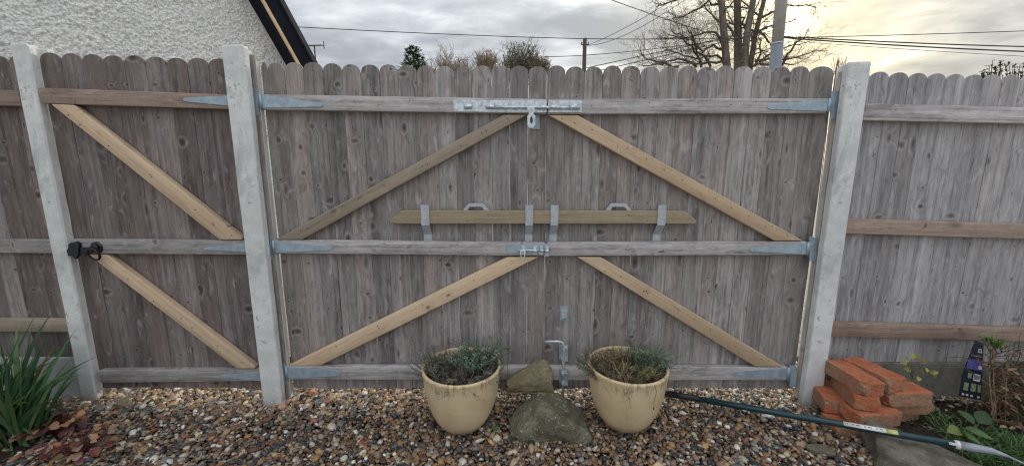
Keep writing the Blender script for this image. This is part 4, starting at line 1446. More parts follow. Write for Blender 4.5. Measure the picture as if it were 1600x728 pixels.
tube('hook_wire', [e0, e0 + dirp * 0.05 + Vector((0, -0.005, -0.02)), e0 + dirp * 0.12 + Vector((0, -0.02, -0.045))], [0.005, 0.004, 0.003], M_SILV, tool, 6)


def wrap_label(name, f0, f1, a0, a1, mat, rad=0.0170, up=None):
    """thin sticker curved round the shaft between fractions f0..f1 and angles a0..a1 about it"""
    side = dirp.cross(Vector((0, 0, 1))).normalized()
    upv = side.cross(dirp).normalized()
    vs, fs = [], []
    n = 6
    for fr in (f0, f1):
        c = A.lerp(B, fr)
        for k in range(n + 1):
            a = a0 + (a1 - a0) * k / n
            vs.append(c + (side * math.cos(a) + upv * math.sin(a)) * rad)
    for k in range(n):
        fs.append((k, k + 1, n + 2 + k, n + 1 + k))
    o = obj(name, vs, fs, mat, tool, True)
    o.modifiers.new('t', 'SOLIDIFY').thickness = 0.0006
    return o


def frac(px):
    best = min(range(1001), key=lambda i: abs(project(A.lerp(B, i / 1000))[0] - px))
    return best / 1000


wrap_label('label_sticker', frac(1317), frac(1384), R(15), R(95), M_WHITE)
wrap_label('label_sticker', frac(1384.5), frac(1402), R(15), R(95), M_YELLOW)
for k in range(9):
    x = 1322 + k * 6.2 + (2 if k % 3 else 0)
    wrap_label('label_print', frac(x), frac(x + (2.2 + 2.6 * ((k * 7) % 3) / 2)), R(50), R(60), M_NAVY, 0.0174)
wrap_label('label_sticker', frac(1480), frac(1493), R(10), R(50), M_PRINT)

# ================================================================== PLANTS ON THE RIGHT
# printed card sleeve on a stick
card = empty('plant_card', G(1510, 655, 0.0), 'dark blue printed plant care card on a thin stick by the dead climber', 'card')
CY = -0.20
cb = plate('card_panel', [(1524, 531), (1537, 536), (1533, 625), (1498, 618.5), (1503, 590), (1502, 588)], CY, 0.0015, M_NAVY, card)
def mark(name, pts, mat, d=0.0012):
    return plate(name, pts, CY - d, 0.0006, mat, cb)
mark('picture_strip', [(1513, 560), (1537, 563.5), (1535.5, 580), (1510, 574.5)], M_PURPLE)
mark('picture_spot', [(1529, 571), (1534.5, 572), (1534, 577.5), (1528.5, 576.5)], M_PRINT, 0.0022)
mark('barcode_patch', [(1522, 583.5), (1532, 585.5), (1531, 596.5), (1520.5, 594)], M_PRINT)
for k in range(5):
    x = 1522.8 + k * 1.8
    mark('barcode_line', [(x, 585.6 + .2 * k), (x + 0.7, 585.8 + .2 * k), (x - 0.2, 592.6 + .2 * k), (x - .9, 592.4 + .2 * k)], M_NAVY, 0.0022)
mark('symbol', [(1513, 582), (1518.5, 583), (1517.5, 591), (1512, 590)], M_GREENP)
mark('symbol', [(1507, 596.5), (1514, 598), (1512, 610), (1505, 608.5)], M_GREENP)
mark('symbol', [(1518, 598.5), (1525.5, 600), (1524, 612), (1516, 610.5)], M_GREENP)
mark('symbol', [(1528, 600.5), (1533, 601.5), (1532, 613), (1527, 612)], M_GREENP)
mark('printed_rule', [(1518, 554.5), (1535, 557), (1535, 558.2), (1517.6, 555.7)], M_GREENP)
mark('symbol', [(1529.5, 544.5), (1533.5, 545.3), (1534.5, 551.5), (1528, 550.3)], M_PRINT)
mark('symbol', [(1530.6, 546), (1532.8, 546.5), (1533, 549.8), (1530.2, 549.3)], M_NAVY, 0.0022)
for x, y in ((1503, 613.5), (1509.5, 614.8), (1516.5, 616.3), (1527, 618.5)):
    mark('symbol', [(x, y), (x + 3.6, y + .7), (x + 3.3, y + 3.6), (x - .3, y + 2.9)], M_PRINT)
c0 = U(1537, 533, CY + 0.004)
g0 = G(1530, 655, 0)
tube('stick', [(c0.x + .004, CY + 0.005, c0.z), (c0.x - .01, CY + 0.0055, 0.10), (c0.x - 0.018, CY + .006, -0.03)], 0.0035, plain('brown stick', (0.20, 0.12, 0.07), 0.8), card, 6)

# dead climber: canes, tangled stems, dried leaves
r = random.Random(12)
cl = empty('dead_climber', (2.62, -0.20, 0.0), 'dead brown climbing plant tied to canes at the right edge', 'plant')
for (px, py, bx, by) in ((1544, 527, 1556, 672), (1552, 524, 1560, 668), (1578, 545, 1572, 668)):
    tp = U(px, py, -0.19)
    g = G(bx, by, 0.0)
    tube('cane', [(g.x, g.y, -0.03), ((tp.x + g.x) / 2, (tp.y + g.y) / 2 + .01, tp.z / 2), tp], 0.0030, plain('pale cane', (0.30, 0.22, 0.14), 0.8), cl, 6)
b, lf = MB(), MB()
BRN = [(0.17, 0.105, 0.06), (0.10, 0.065, 0.042), (0.24, 0.16, 0.095), (0.055, 0.040, 0.032), (0.16, 0.08, 0.055)]
for k in range(170):
    f_ = r.random()
    px_ = 1543 + 75 * f_ ** 1.2
    base = U(px_, r.uniform(560 + (px_ - 1543) * .35, 690), -0.20 + r.gauss(0, .05))
    base.z = max(base.z, 0.0)
    d = Vector((r.gauss(.05, .35), r.gauss(0, .35), r.uniform(-.5, 1.2)))
    ends = twig(b, base, d, r.uniform(.10, .24), r.uniform(.0018, .0036), jit(r.choice(BRN), .2, r), 1, r, 3, .3)
    for (pe, de) in ends:
        if pe.z < 0.46 and project(pe)[0] > 1542 and r.random() < 0.75:
            blade(lf, pe, (r.gauss(0, 1), r.gauss(0, 1), r.gauss(-.4, .6)), r.uniform(.025, .06), r.uniform(.010, .024), jit(r.choice(BRN + [(0.30, 0.21, 0.13)] + [(0.26, 0.10, 0.07), (0.30, 0.22, 0.13)]), .25, r), r.uniform(-1, 1.5), 3, cup=r.uniform(-.3, .5))
b.build('dead_stems', M_TWIG, cl)['kind'] = 'stuff'
lf.build('dried_leaves', M_LEAF, cl)['kind'] = 'stuff'
sprigs('green_shoots', U(1553, 545, -0.21), 21, 14, 0.03, 0.03, 0.5, [(0.20, 0.33, 0.07), (0.14, 0.27, 0.06)], 'fresh green shoots at the top of the dead climber', 0.009, 0.02)


def leaf_poly(c, d, nrm, L, W, kind='oval', cup=0.12, r=rng, fold=0.15):
    """one leaf blade as a mesh patch; returns verts, faces"""
    d = Vector(d).normalized()
    nrm = Vector(nrm).normalized()
    s = d.cross(nrm).normalized()
    nrm = s.cross(d).normalized()
    nu = 8
    vs, fs = [], []
    for i in range(nu + 1):
        f = i / nu
        if kind == 'oval': wv = W * math.sin(math.pi * f ** 0.8) ** 0.75
        elif kind == 'strap': wv = W * min(1, (1 - f) * 3) * (0.7 + 0.3 * math.sin(math.pi * f))
        else: wv = W * (math.sin(math.pi * f ** 0.7) ** 0.6) * (1 + 0.22 * math.sin(f * 22))
        for j in (-1, -.5, 0, .5, 1):
            vs.append(Vector(c) + d * L * (f + (0.06 * abs(j) if kind != 'strap' else 0)) + s * wv / 2 * j + nrm * (-cup * L * f * f + fold * abs(j) * wv + r.gauss(0, .012) * L * .4))
    for i in range(nu):
        for j in range(4):
            q = i * 5 + j
            fs.append((q, q + 1, q + 6, q + 5))
    return vs, fs


def leaf_obj(parent, c, d, nrm, L, W, col, kind='oval', cup=0.12, r=rng, mat=None, label=None):
    vs, fs = leaf_poly(c, d, nrm, L, W, kind, cup, r)
    o = obj('leaf', vs, fs, M_LEAF, parent, True, None, [tuple(col) + (1,)] * len(vs))
    if label: o['label'] = label
    return o


# broad leaved weed in front of the card
r = random.Random(31)
wd_ = G(1512, 688, 0.02)
weed = empty('broadleaf_weed', wd_, 'broad leaved green weed growing in front of the card', 'plant')
for (px, py, L, W, col, rot) in ((1493, 672, .085, .055, (0.16, 0.23, 0.05), (-1, -.3, .15)), (1535, 652, .085, .07, (0.055, 0.12, 0.04), (.5, .2, .5)), (1513, 652, .085, .05, (0.06, 0.13, 0.04), (-.5, .3, .55)),
                                 (1523, 672, .08, .035, (0.07, 0.145, 0.045), (.6, -.5, .1)), (1510, 676, .07, .03, (0.07, 0.15, 0.045), (-.3, -.8, .15)), (1533, 678, .08, .03, (0.09, 0.2, 0.055), (.7, -.7, .0)), (1519, 684, .07, .028, (0.09, 0.2, 0.05), (.1, -1, .0))):
    d = Vector(rot).normalized()
    end = G(px, py, 0.08)
    c = end - d * L * 0.5
    leaf_obj(weed, c, d, Vector((-.1, -.55, .9)), L, W, jit(col, .1, r), 'oval', .18, r)
    tube('stalk', [wd_ + Vector((r.uniform(-.01, .01), 0, -.02)), (wd_ + c) / 2 + Vector((0, 0, .015)), c], .0022, plain('weed stalk', (0.12, 0.17, 0.06), .6), weed, 5)
# yellow green sapling by the bricks
r = random.Random(41)
s0 = Vector((U(1420, 625, -0.12).x, -0.10, 0.0))
sap = empty('sapling', s0, 'small yellow green sapling against the damp concrete behind the bricks', 'plant')
main = [s0 + Vector((0, 0, -.02)), U(1425, 592, -.12), U(1438, 572, -.12)]
tube('stem', main, .0022, plain('sapling stem', (0.14, 0.12, 0.07), .7), sap, 5)
for (px, py, s) in ((1424, 560, .022), (1431, 564, .028), (1418, 568, .022), (1446, 568, .026), (1439, 578, .024), (1425, 579, .026), (1452, 582, .024), (1459, 584, .026), (1436, 588, .02), (1447, 574, .018), (1420, 562, .016), (1462, 580, .016)):
    c = U(px, py, -.12 + r.gauss(0, .012))
    leaf_obj(sap, c, (r.gauss(0, 1), r.gauss(-.4, .5), r.gauss(0, .5)), (r.gauss(0, .3), -.9, .6), s * 1.5, s * 1.15, jit(r.choice([(0.36, 0.38, 0.10), (0.28, 0.32, 0.09), (0.40, 0.38, 0.13)]), .12, r), 'lobed', .1, r)
    tube('twig', [main[1].lerp(main[2], r.random()), c], .001, M_POLEWOOD, sap, 4)

# grasses and low green growth on the right bed
def grass(name, pts, seed, n, col, label, L=(.05, .13), w_=.004, spread=.05):
    r = random.Random(seed)
    b = MB()
    for k in range(n):
        px, py = r.choice(pts)
        g = G(px, py, 0.01) + Vector((r.gauss(0, spread), r.gauss(0, spread * .8), 0))
        a = r.uniform(0, 2 * math.pi)
        blade(b, g, (math.cos(a) * .6, math.sin(a) * .6, r.uniform(.4, 1)), r.uniform(*L), w_ * r.uniform(.6, 1.3), jit(r.choice(col), .2, r), r.uniform(.6, 1.8), 4, cup=.1)
    o = b.build(name, M_LEAF)
    tag(o, label, 'grass', None, 'stuff')
    return o


grass('grass', [(1545, 712), (1575, 708), (1600, 716), (1560, 722), (1590, 700), (1530, 722)], 51, 620, [(0.07, 0.16, 0.045), (0.05, 0.12, 0.035), (0.10, 0.19, 0.06)], 'green grass in the bottom right corner below the pole tip')
grass('grass', [(1465, 668), (1480, 660), (1470, 655), (1490, 690), (1455, 650)], 52, 170, [(0.08, 0.16, 0.05), (0.14, 0.2, 0.06)], 'low green shoots on the soil between the bricks and the card', (.03, .09), .006)
grass('grass', [(1575, 668), (1590, 660), (1598, 650), (1588, 640), (1560, 690)], 53, 200, [(0.06, 0.14, 0.05), (0.09, 0.16, 0.06)], 'low green shoots under the dead climber', (.04, .12), .008)

# ================================================================== PLANTS ON THE LEFT
r = random.Random(61)
ir = empty('strap_leaf_clump', Vector((-2.62, -0.36, 0)), 'large clump of green strap leaves left of the leftmost post', 'plant')
for k in range(210):
    px = r.uniform(-60, 44)
    g = G(px, r.uniform(662, 700), 0.0)
    fx = (px + 5) / 60
    d = Vector((0.14 * fx + r.gauss(.02, .30), r.gauss(-.02, .20), 1.0)).normalized()
    L = r.uniform(.30, .66)
    nrm = Vector((r.gauss(0, .5), -1, r.gauss(.2, .2)))
    col = jit(r.choice([(0.055, 0.14, 0.055), (0.075, 0.165, 0.062), (0.045, 0.115, 0.058), (0.09, 0.175, 0.065), (0.10, 0.16, 0.055)]), .15, r)
    b = MB()
    wv = r.uniform(.012, .027)
    blade(b, g, d, L, wv, col, r.uniform(.1, 1.7), 9, face=nrm, cup=.10, wprof=lambda f: min(1.0, 0.7 + f) * min(1, (1 - f) * 2.6))
    b.build('leaf', M_LEAF, ir, True)
for (x0, y0, x1, y1, col, wv, dr) in ((24, 640, 86, 540, (0.34, 0.35, 0.06), .024, .03), (60, 660, 126, 572, (0.05, 0.13, 0.05), .018, .25), (55, 660, 118, 590, (0.055, 0.14, 0.05), .02, .1), (50, 672, 88, 590, (0.06, 0.15, 0.05), .026, .0), (60, 680, 108, 622, (0.05, 0.13, 0.05), .016, .2), (20, 690, 22, 700, (0.06, 0.15, 0.06), .02, .8)):
    a, c = G(x0, y0 + 20, .0), U(x1, y1, -0.22)
    mid = (a + c) / 2 + Vector((0, 0, .04 + dr * .2))
    vs, fs = [], []
    for i in range(10):
        f = i / 9
        p = a * (1 - f) ** 2 + mid * 2 * f * (1 - f) + c * f * f
        tg = (mid - a) * (1 - f) + (c - mid) * f
        s = tg.cross(Vector((0.2, -1, .2))).normalized()
        ww = wv * min(1, (1 - f) * 2.4) * (.7 + .3 * f)
        vs += [p - s * ww / 2, p + Vector((0, .003, 0)), p + s * ww / 2]
    for i in range(9):
        q = i * 3
        fs += [(q, q + 1, q + 4, q + 3), (q + 1, q + 2, q + 5, q + 4)]
    o = obj('leaf', vs, fs, M_LEAF, ir, True, None, [tuple(jit(col, .05, r)) + (1,)] * len(vs))
    if col[0] > .3: o['label'] = 'yellowing leaf'
HE = [(0.19, 0.05, 0.04), (0.13, 0.035, 0.055), (0.29, 0.09, 0.05), (0.36, 0.18, 0.09), (0.15, 0.07, 0.07), (0.32, 0.22, 0.14)]


def heuchera(px, py, n, sp, cols, label, seed, z=.075, smin=.022, smax=.046):
    r = random.Random(seed)
    g = G(px, py, 0.0)
    e = empty('coral_bells', g, label, 'plant', 'red leaved plants in the left corner')
    for k in range(n):
        a = r.uniform(0, 2 * math.pi)
        q = sp * math.sqrt(r.random())
        c = g + Vector((q * math.cos(a), q * math.sin(a) * .7, z * r.uniform(.4, 1.2)))
        s = r.uniform(smin, smax)
        leaf_obj(e, c, (math.cos(a) + r.gauss(0, .3), math.sin(a) * .8 + r.gauss(-.2, .3), r.gauss(.05, .3)), (r.gauss(0, .35), r.gauss(-.4, .3), 1), s, s * .95, jit(r.choice(cols), .2, r), 'lobed', .2, r)
        tube('stalk', [g + Vector((r.gauss(0, .008), r.gauss(0, .008), -.02)), (g + c) / 2 + Vector((0, 0, .01)), c], .0014, plain('red stalk', (0.12, 0.03, 0.025), .6) if k == 0 else bpy.data.materials['red stalk'], e, 4)
    return e


heuchera(78, 676, 76, .15, HE + [(0.38, 0.22, 0.13), (0.34, 0.16, 0.10)], 'rust red leafy plant at the front of the strap leaves', 71)
heuchera(132, 706, 64, .14, HE[:2] + HE[3:] + [(0.36, 0.24, 0.16)], 'purple brown leafy plant near the bottom left of the gravel', 72)
heuchera(20, 668, 14, .08, HE[:3], 'dark red leaves under the strap leaves in the left corner', 75)
e = empty('succulent', G(135, 738, 0), 'blue green rounded leaves poking in at the bottom edge', 'plant')
r = random.Random(5)
for k in range(7):
    c = G(118 + k * 9, 733 + r.uniform(-2, 6), .03)
    leaf_obj(e, c, (r.gauss(0, 1), -.3, .6), (0, -.5, 1), .04, .035, jit((0.08, 0.17, 0.12), .1, r), 'oval', .1, r)

# ================================================================== BEYOND THE FENCE
# ---- house with a roughcast gable
hd = Vector((0.6, 0.8, 0)).normalized()            # along the gable, going away to the right
hn = Vector((0.8, -0.6, 0)).normalized()           # out of the gable, towards us
h0 = Vector((-2.7, 2.33, 0))
va, vb = UP(384, 0, h0, hn), UP(440.5, 97, h0, hn)
sl_ = (va - vb)
sa, sb = (va - h0).dot(hd), (vb - h0).dot(hd)


def verge_z(s):
    return va.z + (vb.z - va.z) * (s - sa) / (sb - sa)


s_r = sb + 0.55                                    # eaves, below the fence top
s_ap = sa - 2.6                                    # ridge, above the frame
s_l = s_ap - (s_r - s_ap)
house = empty('house', h0, 'white roughcast house with a black roof verge beyond the left fence', 'house')
P = lambda s, z, d=0.0: h0 + hd * s + hn * d + Vector((0, 0, z))
zr, za = verge_z(s_r), verge_z(s_ap)
back = -7.0
vs = []
for d in (-0.012, back):
    vs += [P(s_l, -0.03, d), P(s_r, -0.03, d), P(s_r, zr, d), P(s_ap, za, d), P(s_l, zr, d)]
obj('wall', vs, [(0, 1, 2, 3, 4), (9, 8, 7, 6, 5), (0, 5, 6, 1), (1, 6, 7, 2), (2, 7, 8, 3), (3, 8, 9, 4), (4, 9, 5, 0)], M_RENDER, house)
# the thrown render coat, real relief
step = 0.0085
s0_, s1_, z0_, z1_ = -2.6, s_r, 1.75, 3.75
ns, nz = int((s1_ - s0_) / step), int((z1_ - z0_) / step)
h = nrg.random((nz + 3, ns + 3)) ** 1.5
h = (h[:-2] + h[1:-1] * 1.6 + h[2:]) / 3.6
h = (h[:, :-2] + h[:, 1:-1] * 1.6 + h[:, 2:]) / 3.6
big_ = nrg.random((nz // 2 + 3, ns // 2 + 3))
h = h + 0.28 * np.kron(big_, np.ones((2, 2)))[:nz + 1, :ns + 1]
h = (h - h.min()) / (h.max() - h.min()) * 0.040
jx, jz = nrg.normal(0, step * .22, h.shape), nrg.normal(0, step * .22, h.shape)
idx = -np.ones((nz + 1, ns + 1), int)
vs, fs = [], []
for j in range(nz + 1):
    for i in range(ns + 1):
        s, z = s0_ + i * step, z0_ + j * step
        if z < verge_z(s) + step:
            idx[j, i] = len(vs)
            vs.append(P(s + jx[j, i], z + jz[j, i], -0.011 + h[j, i]))
for j in range(nz):
    for i in range(ns):
        q = (idx[j, i], idx[j, i + 1], idx[j + 1, i + 1], idx[j + 1, i])
        if min(q) >= 0: fs.append(q)
obj('render_coat', vs, fs, M_RENDER, house, False)
# roof slopes with an overhanging verge
up_n = Vector((0, 0, 1)) + hd * ((va.z - vb.z) / (sb - sa))
up_n.normalize()
OV = 0.24
for sgn in (1, -1):
    s_e = s_r + 0.25
    def Q(s, d, hgt):
        if sgn < 0: s_ = s_ap - (s - s_ap)
        else: s_ = s
        n_ = Vector((0, 0, 1)) + hd * (sgn * (va.z - vb.z) / (sb - sa))
        n_.normalize()
        return P(s_, verge_z(s), d) + n_ * hgt
    def slab(name, d0, d1, h0_, h1_, mat):
        vv = [Q(s_ap, d0, h0_), Q(s_e, d0, h0_), Q(s_e, d1, h0_), Q(s_ap, d1, h0_), Q(s_ap, d0, h1_), Q(s_e, d0, h1_), Q(s_e, d1, h1_), Q(s_ap, d1, h1_)]
        return obj(name, vv, [(0, 1, 2, 3), (7, 6, 5, 4), (0, 4, 5, 1), (1, 5, 6, 2), (2, 6, 7, 3), (3, 7, 4, 0)], mat, house)
    slab('soffit', 0.020, OV - 0.002, 0.010, 0.030, M_SOFFIT)
    slab('wall_bead', 0.012, 0.030, -0.014, 0.009, M_CONC)
    slab('verge_trim', OV - 0.001, OV + 0.022, 0.016, 0.046, M_TRIM)
    slab('bargeboard', OV, OV + 0.02, 0.0505, 0.185, M_SOFFIT)
    slab('roof', back - 0.2, OV + 0.05, 0.187, 0.23, M_TILE)

# ---- trees
def tree_obj(name, base, label, cat, group=None):
    return empty(name, base, label, cat, group)


def grow(b, p, d, L, r0, depth, rr, col, kids=(3, 5), upw=0.15, curl=.22, side=4, minr=.004, shrink=(.5, .8), ang=.75):
    n = 5
    pts, rad = [Vector(p)], [r0]
    d = Vector(d).normalized()
    for i in range(n):
        d = (d + Vector((rr.gauss(0, curl), rr.gauss(0, curl), rr.gauss(0, curl) + upw)) * .5).normalized()
        pts.append(pts[-1] + d * L / n)
        rad.append(max(minr, r0 * (1 - .6 * (i + 1) / n)))
    v, f = tube_data(pts, rad, side if depth > 1 else 3, False)
    b.add(v, f, col)
    if depth > 0:
        for k in range(rr.randint(*kids)):
            i = rr.randint(1, n)
            dd = (d + Vector((rr.gauss(0, ang), rr.gauss(0, ang), rr.gauss(0, ang * .8)))).normalized()
            grow(b, pts[i], dd, L * rr.uniform(*shrink), max(minr, rad[i] * .65), depth - 1, rr, col, kids, upw, curl, side, minr, shrink, ang)


TY = 7.0
r = random.Random(81)
tb = U(1155, 105, TY)
tree = tree_obj('bare_tree', (tb.x, TY, 0), 'tall leafless tree with four upright stems behind the grey pole', 'tree')
bark = (0.13, 0.105, 0.085)
stems = [([(1146, 190, 0), (1136, 108, 0), (1131, 50, 0), (1127, 0, 0), (1120, -60, .2)], 5.8),
         ([(1153, 190, .3), (1153, 105, .3), (1153, 50, .3), (1152, 0, .3), (1158, -60, .4)], 6.4),
         ([(1158, 190, -.1), (1163, 105, -.1), (1167, 55, 0), (1177, 0, .1), (1190, -60, .3)], 5.4),
         ([(1162, 190, .2), (1172, 105, .2), (1180, 55, .4), (1194, 0, .5), (1215, -60, .8)], 4.2)]
spx = (TY + DIST) / F
crown = MB()
for pts, wpx in stems:
    pp = [U(x, y, TY + dy) for x, y, dy in pts]
    pp = [Vector((pp[0].x, pp[0].y, -.1))] + pp
    v, f = tube_data(pp, [wpx * spx * 1.25] + [wpx * spx * (1 - .09 * i) for i in range(len(pp) - 1)], 10)
    obj('trunk', v, f, M_BARK, tree, True)
    for k in range(9):
        i = r.randint(2, len(pp) - 2)
        p = pp[i].lerp(pp[i + 1], r.random())
        a = r.uniform(0, 2 * math.pi)
        grow(crown, p, (math.cos(a) * 1.1, math.sin(a) * .8, r.uniform(-.1, .7)), r.uniform(.5, 1.3), r.uniform(.009, .022), 3, r, bark, (2, 3), .1, .3, 4, .0024)
limbs = [[(1127, 8), (1105, 5), (1085, 18), (1068, 26), (1050, 30)], [(1133, 70), (1120, 55), (1100, 52), (1075, 58), (1052, 52)], [(1135, 85), (1115, 70), (1098, 82), (1082, 62), (1060, 58), (1038, 60)],
         [(1140, 105), (1118, 88), (1095, 90), (1070, 88), (1040, 78)], [(1112, 103), (1092, 80), (1080, 55), (1070, 40)], [(1098, 105), (1085, 80), (1068, 62), (1045, 55)], [(1172, 100), (1178, 75), (1176, 50)],
         [(1176, 60), (1195, 45), (1215, 40), (1245, 30)], [(1176, 104), (1200, 86), (1225, 76), (1262, 66)], [(1180, 95), (1205, 92), (1230, 95), (1268, 82)], [(1185, 30), (1205, 20), (1225, 8), (1275, 12)],
         [(1180, 104), (1190, 80), (1186, 60)], [(1150, 60), (1140, 42), (1118, 30), (1102, 12)], [(1220, 104), (1232, 85), (1240, 70), (1262, 58)], [(1165, 45), (1160, 30), (1145, 15)], [(1190, 100), (1215, 100), (1240, 102)],
         [(1060, 105), (1035, 98), (1010, 92), (1003, 85)], [(1090, 105), (1062, 90), (1035, 100), (1005, 104)], [(1128, -2), (1100, -12), (1070, -6), (1040, 6), (1025, 12)], [(1125, 98), (1105, 100), (1080, 98), (1052, 98)], [(1182, 45), (1200, 60), (1206, 72)]]
for L in limbs:
    dy0 = r.uniform(-.5, .6)
    pp = [U(x, y, TY + .1 + dy0 * i / len(L)) for i, (x, y) in enumerate(L)]
    ptsf = []
    for i in range(len(pp) - 1):
        for k in range(3):
            ptsf.append(pp[i].lerp(pp[i + 1], k / 3) + Vector((r.gauss(0, .012), r.gauss(0, .03), r.gauss(0, .015))))
    ptsf.append(pp[-1])
    n = len(ptsf)
    v, f = tube_data(ptsf, [.030 * (1 - .72 * i / n) for i in range(n)], 5, False)
    crown.add(v, f, bark)
    for i in range(1, n):
        for k in range(2):
            d = (ptsf[i] - ptsf[i - 1]).normalized() + Vector((r.gauss(0, .7), r.gauss(0, .6), r.gauss(.1, .7)))
            grow(crown, ptsf[i], d, r.uniform(.22, .60), r.uniform(.0045, .008), 2, r, bark, (2, 3), .05, .35, 3, .0022)
o = crown.build('crown', M_TWIG, tree, True)

# ---- bare shrubs, the leafy shrub and the conifer on the skyline
def skyline_tree(name, px, py_top, wpx, Y, label, seed, col, nst, leafcol=None, leafn=0, tw=.0050, group='trees on the skyline beyond the gate'):
    r = random.Random(seed)
    tp = U(px, py_top, Y)
    hw = wpx / 2 * (Y + DIST) / F
    e = tree_obj(name, (tp.x, Y, 0), label, 'tree', group)
    zc = tp.z - hw * 1.1
    tube('trunk', [(tp.x, Y, -.1), (tp.x + .1, Y, zc * .5), (tp.x, Y, zc - hw * .2)], [.16, .13, .10], M_BARK, e, 7)
    b, lf = MB(), MB()
    for k in range(nst):
        a = r.uniform(0, 2 * math.pi)
        q = math.sqrt(r.random())
        p = Vector((tp.x + hw * .55 * q * math.cos(a), Y + hw * .5 * q * math.sin(a), zc - hw * .5 + r.uniform(-.3, .5) * hw))
        d = Vector((math.cos(a) * q * .9, math.sin(a) * q * .6, 1.0))
        grow(b, p, d, hw * r.uniform(.5, 1.05) * (1.15 - .45 * q), .022, 2, r, jit(col, .2, r), (4, 5), .14, .28, 3, tw, (.4, .62), .7)
    if leafn:
        for k in range(leafn):
            q = Vector((r.gauss(0, 1), r.gauss(0, 1), r.gauss(0, 1))).normalized() * (r.random() ** .4)
            if r.random() < .4 * (1 + math.sin(q.x * 9 + seed) * math.sin(q.z * 8)): continue
            c = Vector((tp.x, Y, zc)) + Vector((q.x * hw * .98, q.y * hw * .8, q.z * hw * 1.05))
            blade(lf, c, (r.gauss(0, 1), r.gauss(0, 1), r.gauss(.3, 1)), r.uniform(.06, .14), r.uniform(.03, .06), jit(r.choice(leafcol), .25, r), .3, 2)
        lf.build('leaves', M_LEAF, e)['kind'] = 'stuff'
    b.build('crown', M_TWIG, e, True)
    return e


BUF = (0.36, 0.29, 0.225)
skyline_tree('bare_shrub', 703, 79, 74, 13, 'widest buff leafless shrub, right of the dark conifer', 91, BUF, 110, [(0.36, 0.30, 0.235), (0.28, 0.23, 0.18)], 420)
skyline_tree('bare_shrub', 762, 76, 42, 13.5, 'narrow buff leafless shrub left of the leafy grey green tree', 92, BUF, 75, [(0.36, 0.30, 0.235), (0.28, 0.23, 0.18)], 300)
skyline_tree('leafy_tree', 814, 66, 60, 13, 'rounded grey green tree half in leaf above the double gate', 93, (0.20, 0.175, 0.135), 80, [(0.22, 0.235, 0.15), (0.27, 0.28, 0.19), (0.17, 0.185, 0.12)], 2600)
skyline_tree('bare_shrub', 843, 86, 36, 12.5, 'low brown leafless shrub right of the leafy grey green tree', 94, (0.24, 0.20, 0.15), 80, [(0.24, 0.22, 0.16), (0.19, 0.19, 0.13)], 500)
skyline_tree('bare_shrub', 662, 94, 30, 13.5, 'low buff leafless shrub just beside the dark conifer', 95, BUF, 40, [(0.36, 0.30, 0.235), (0.25, 0.24, 0.17)], 160)
r = random.Random(96)
tp = U(645, 75, 13)
con = tree_obj('conifer', (tp.x, 13, 0), 'small dark green conifer left of the buff shrubs', 'tree', 'trees on the skyline beyond the gate')
tube('trunk', [(tp.x, 13, -.1), (tp.x, 13, tp.z * .6), (tp.x, 13, tp.z - .1)], [.16, .1, .02], M_BARK, con, 7)
b = MB()
for k in range(2600):
    f = r.random() ** .8
    z = tp.z - f * 2.6
    rad = .10 + .56 * min(f * 2.2, 1.0) ** .8
    a = r.uniform(0, 2 * math.pi)
    q = rad * (r.random() ** .5) * (1 + .28 * math.sin(a * 3 + z * 6))
    c = Vector((tp.x + q * math.cos(a), 13 + q * math.sin(a), z))
    blade(b, c, (math.cos(a), math.sin(a), r.gauss(.5, .4)), r.uniform(.09, .2), .06, jit(r.choice([(0.035, 0.075, 0.035), (0.05, 0.10, 0.05), (0.025, 0.055, 0.03)]), .2, r), .3, 2)
b.build('foliage', M_LEAF, con)
# dark leafy bush tips at the far right, and a wisp by the right post
r = random.Random(97)
tp = U(1568, 98, 2.6)
bush = tree_obj('leafy_bush', (tp.x + .1, 2.6, 0), 'dark leafy bush tips showing over the far right fence', 'shrub')
b, lf = MB(), MB()
for k in range(26):
    px = r.uniform(1535, 1640)
    top = U(px, r.uniform(94, 112) + (8 if px < 1548 else 0), 2.6 + r.gauss(0, .1))
    p0 = Vector((top.x + r.gauss(0, .1), top.y, top.z - .5))
    v, f = tube_data([(tp.x + .3, 2.6, -.05), p0, p0.lerp(top, .6) + Vector((.02, 0, 0)), top], [.012, .007, .004, .002], 4, False)
    b.add(v, f, (0.06, 0.05, 0.035))
    for q in range(20):
        c = p0.lerp(top, .3 + .7 * r.random())
        blade(lf, c, (r.gauss(0, 1), r.gauss(0, 1), r.gauss(.3, .7)), r.uniform(.03, .055), r.uniform(.016, .026), jit((0.055, 0.075, 0.045), .3, r), .3, 2)
b.build('stems', M_TWIG, bush)
lf.build('leaves', M_LEAF, bush)['kind'] = 'stuff'
b = MB()
wp = U(1312, 105, 1.4)
for k in range(26):
    top = U(1312 + r.gauss(0, 7), r.uniform(84, 100), 1.4 + r.gauss(0, .04))
    v, f = tube_data([(wp.x, 1.4, -.05), (wp.x + r.gauss(0, .02), 1.4, wp.z - .1), top], [.004, .003, .0012], 3, False)
    b.add(v, f, (0.22, 0.17, 0.11))
tag(b.build('dry_plume', M_TWIG, None, base=(wp.x, 1.4, 0)), 'wispy dry stems showing beside the top of the right post', 'plant')

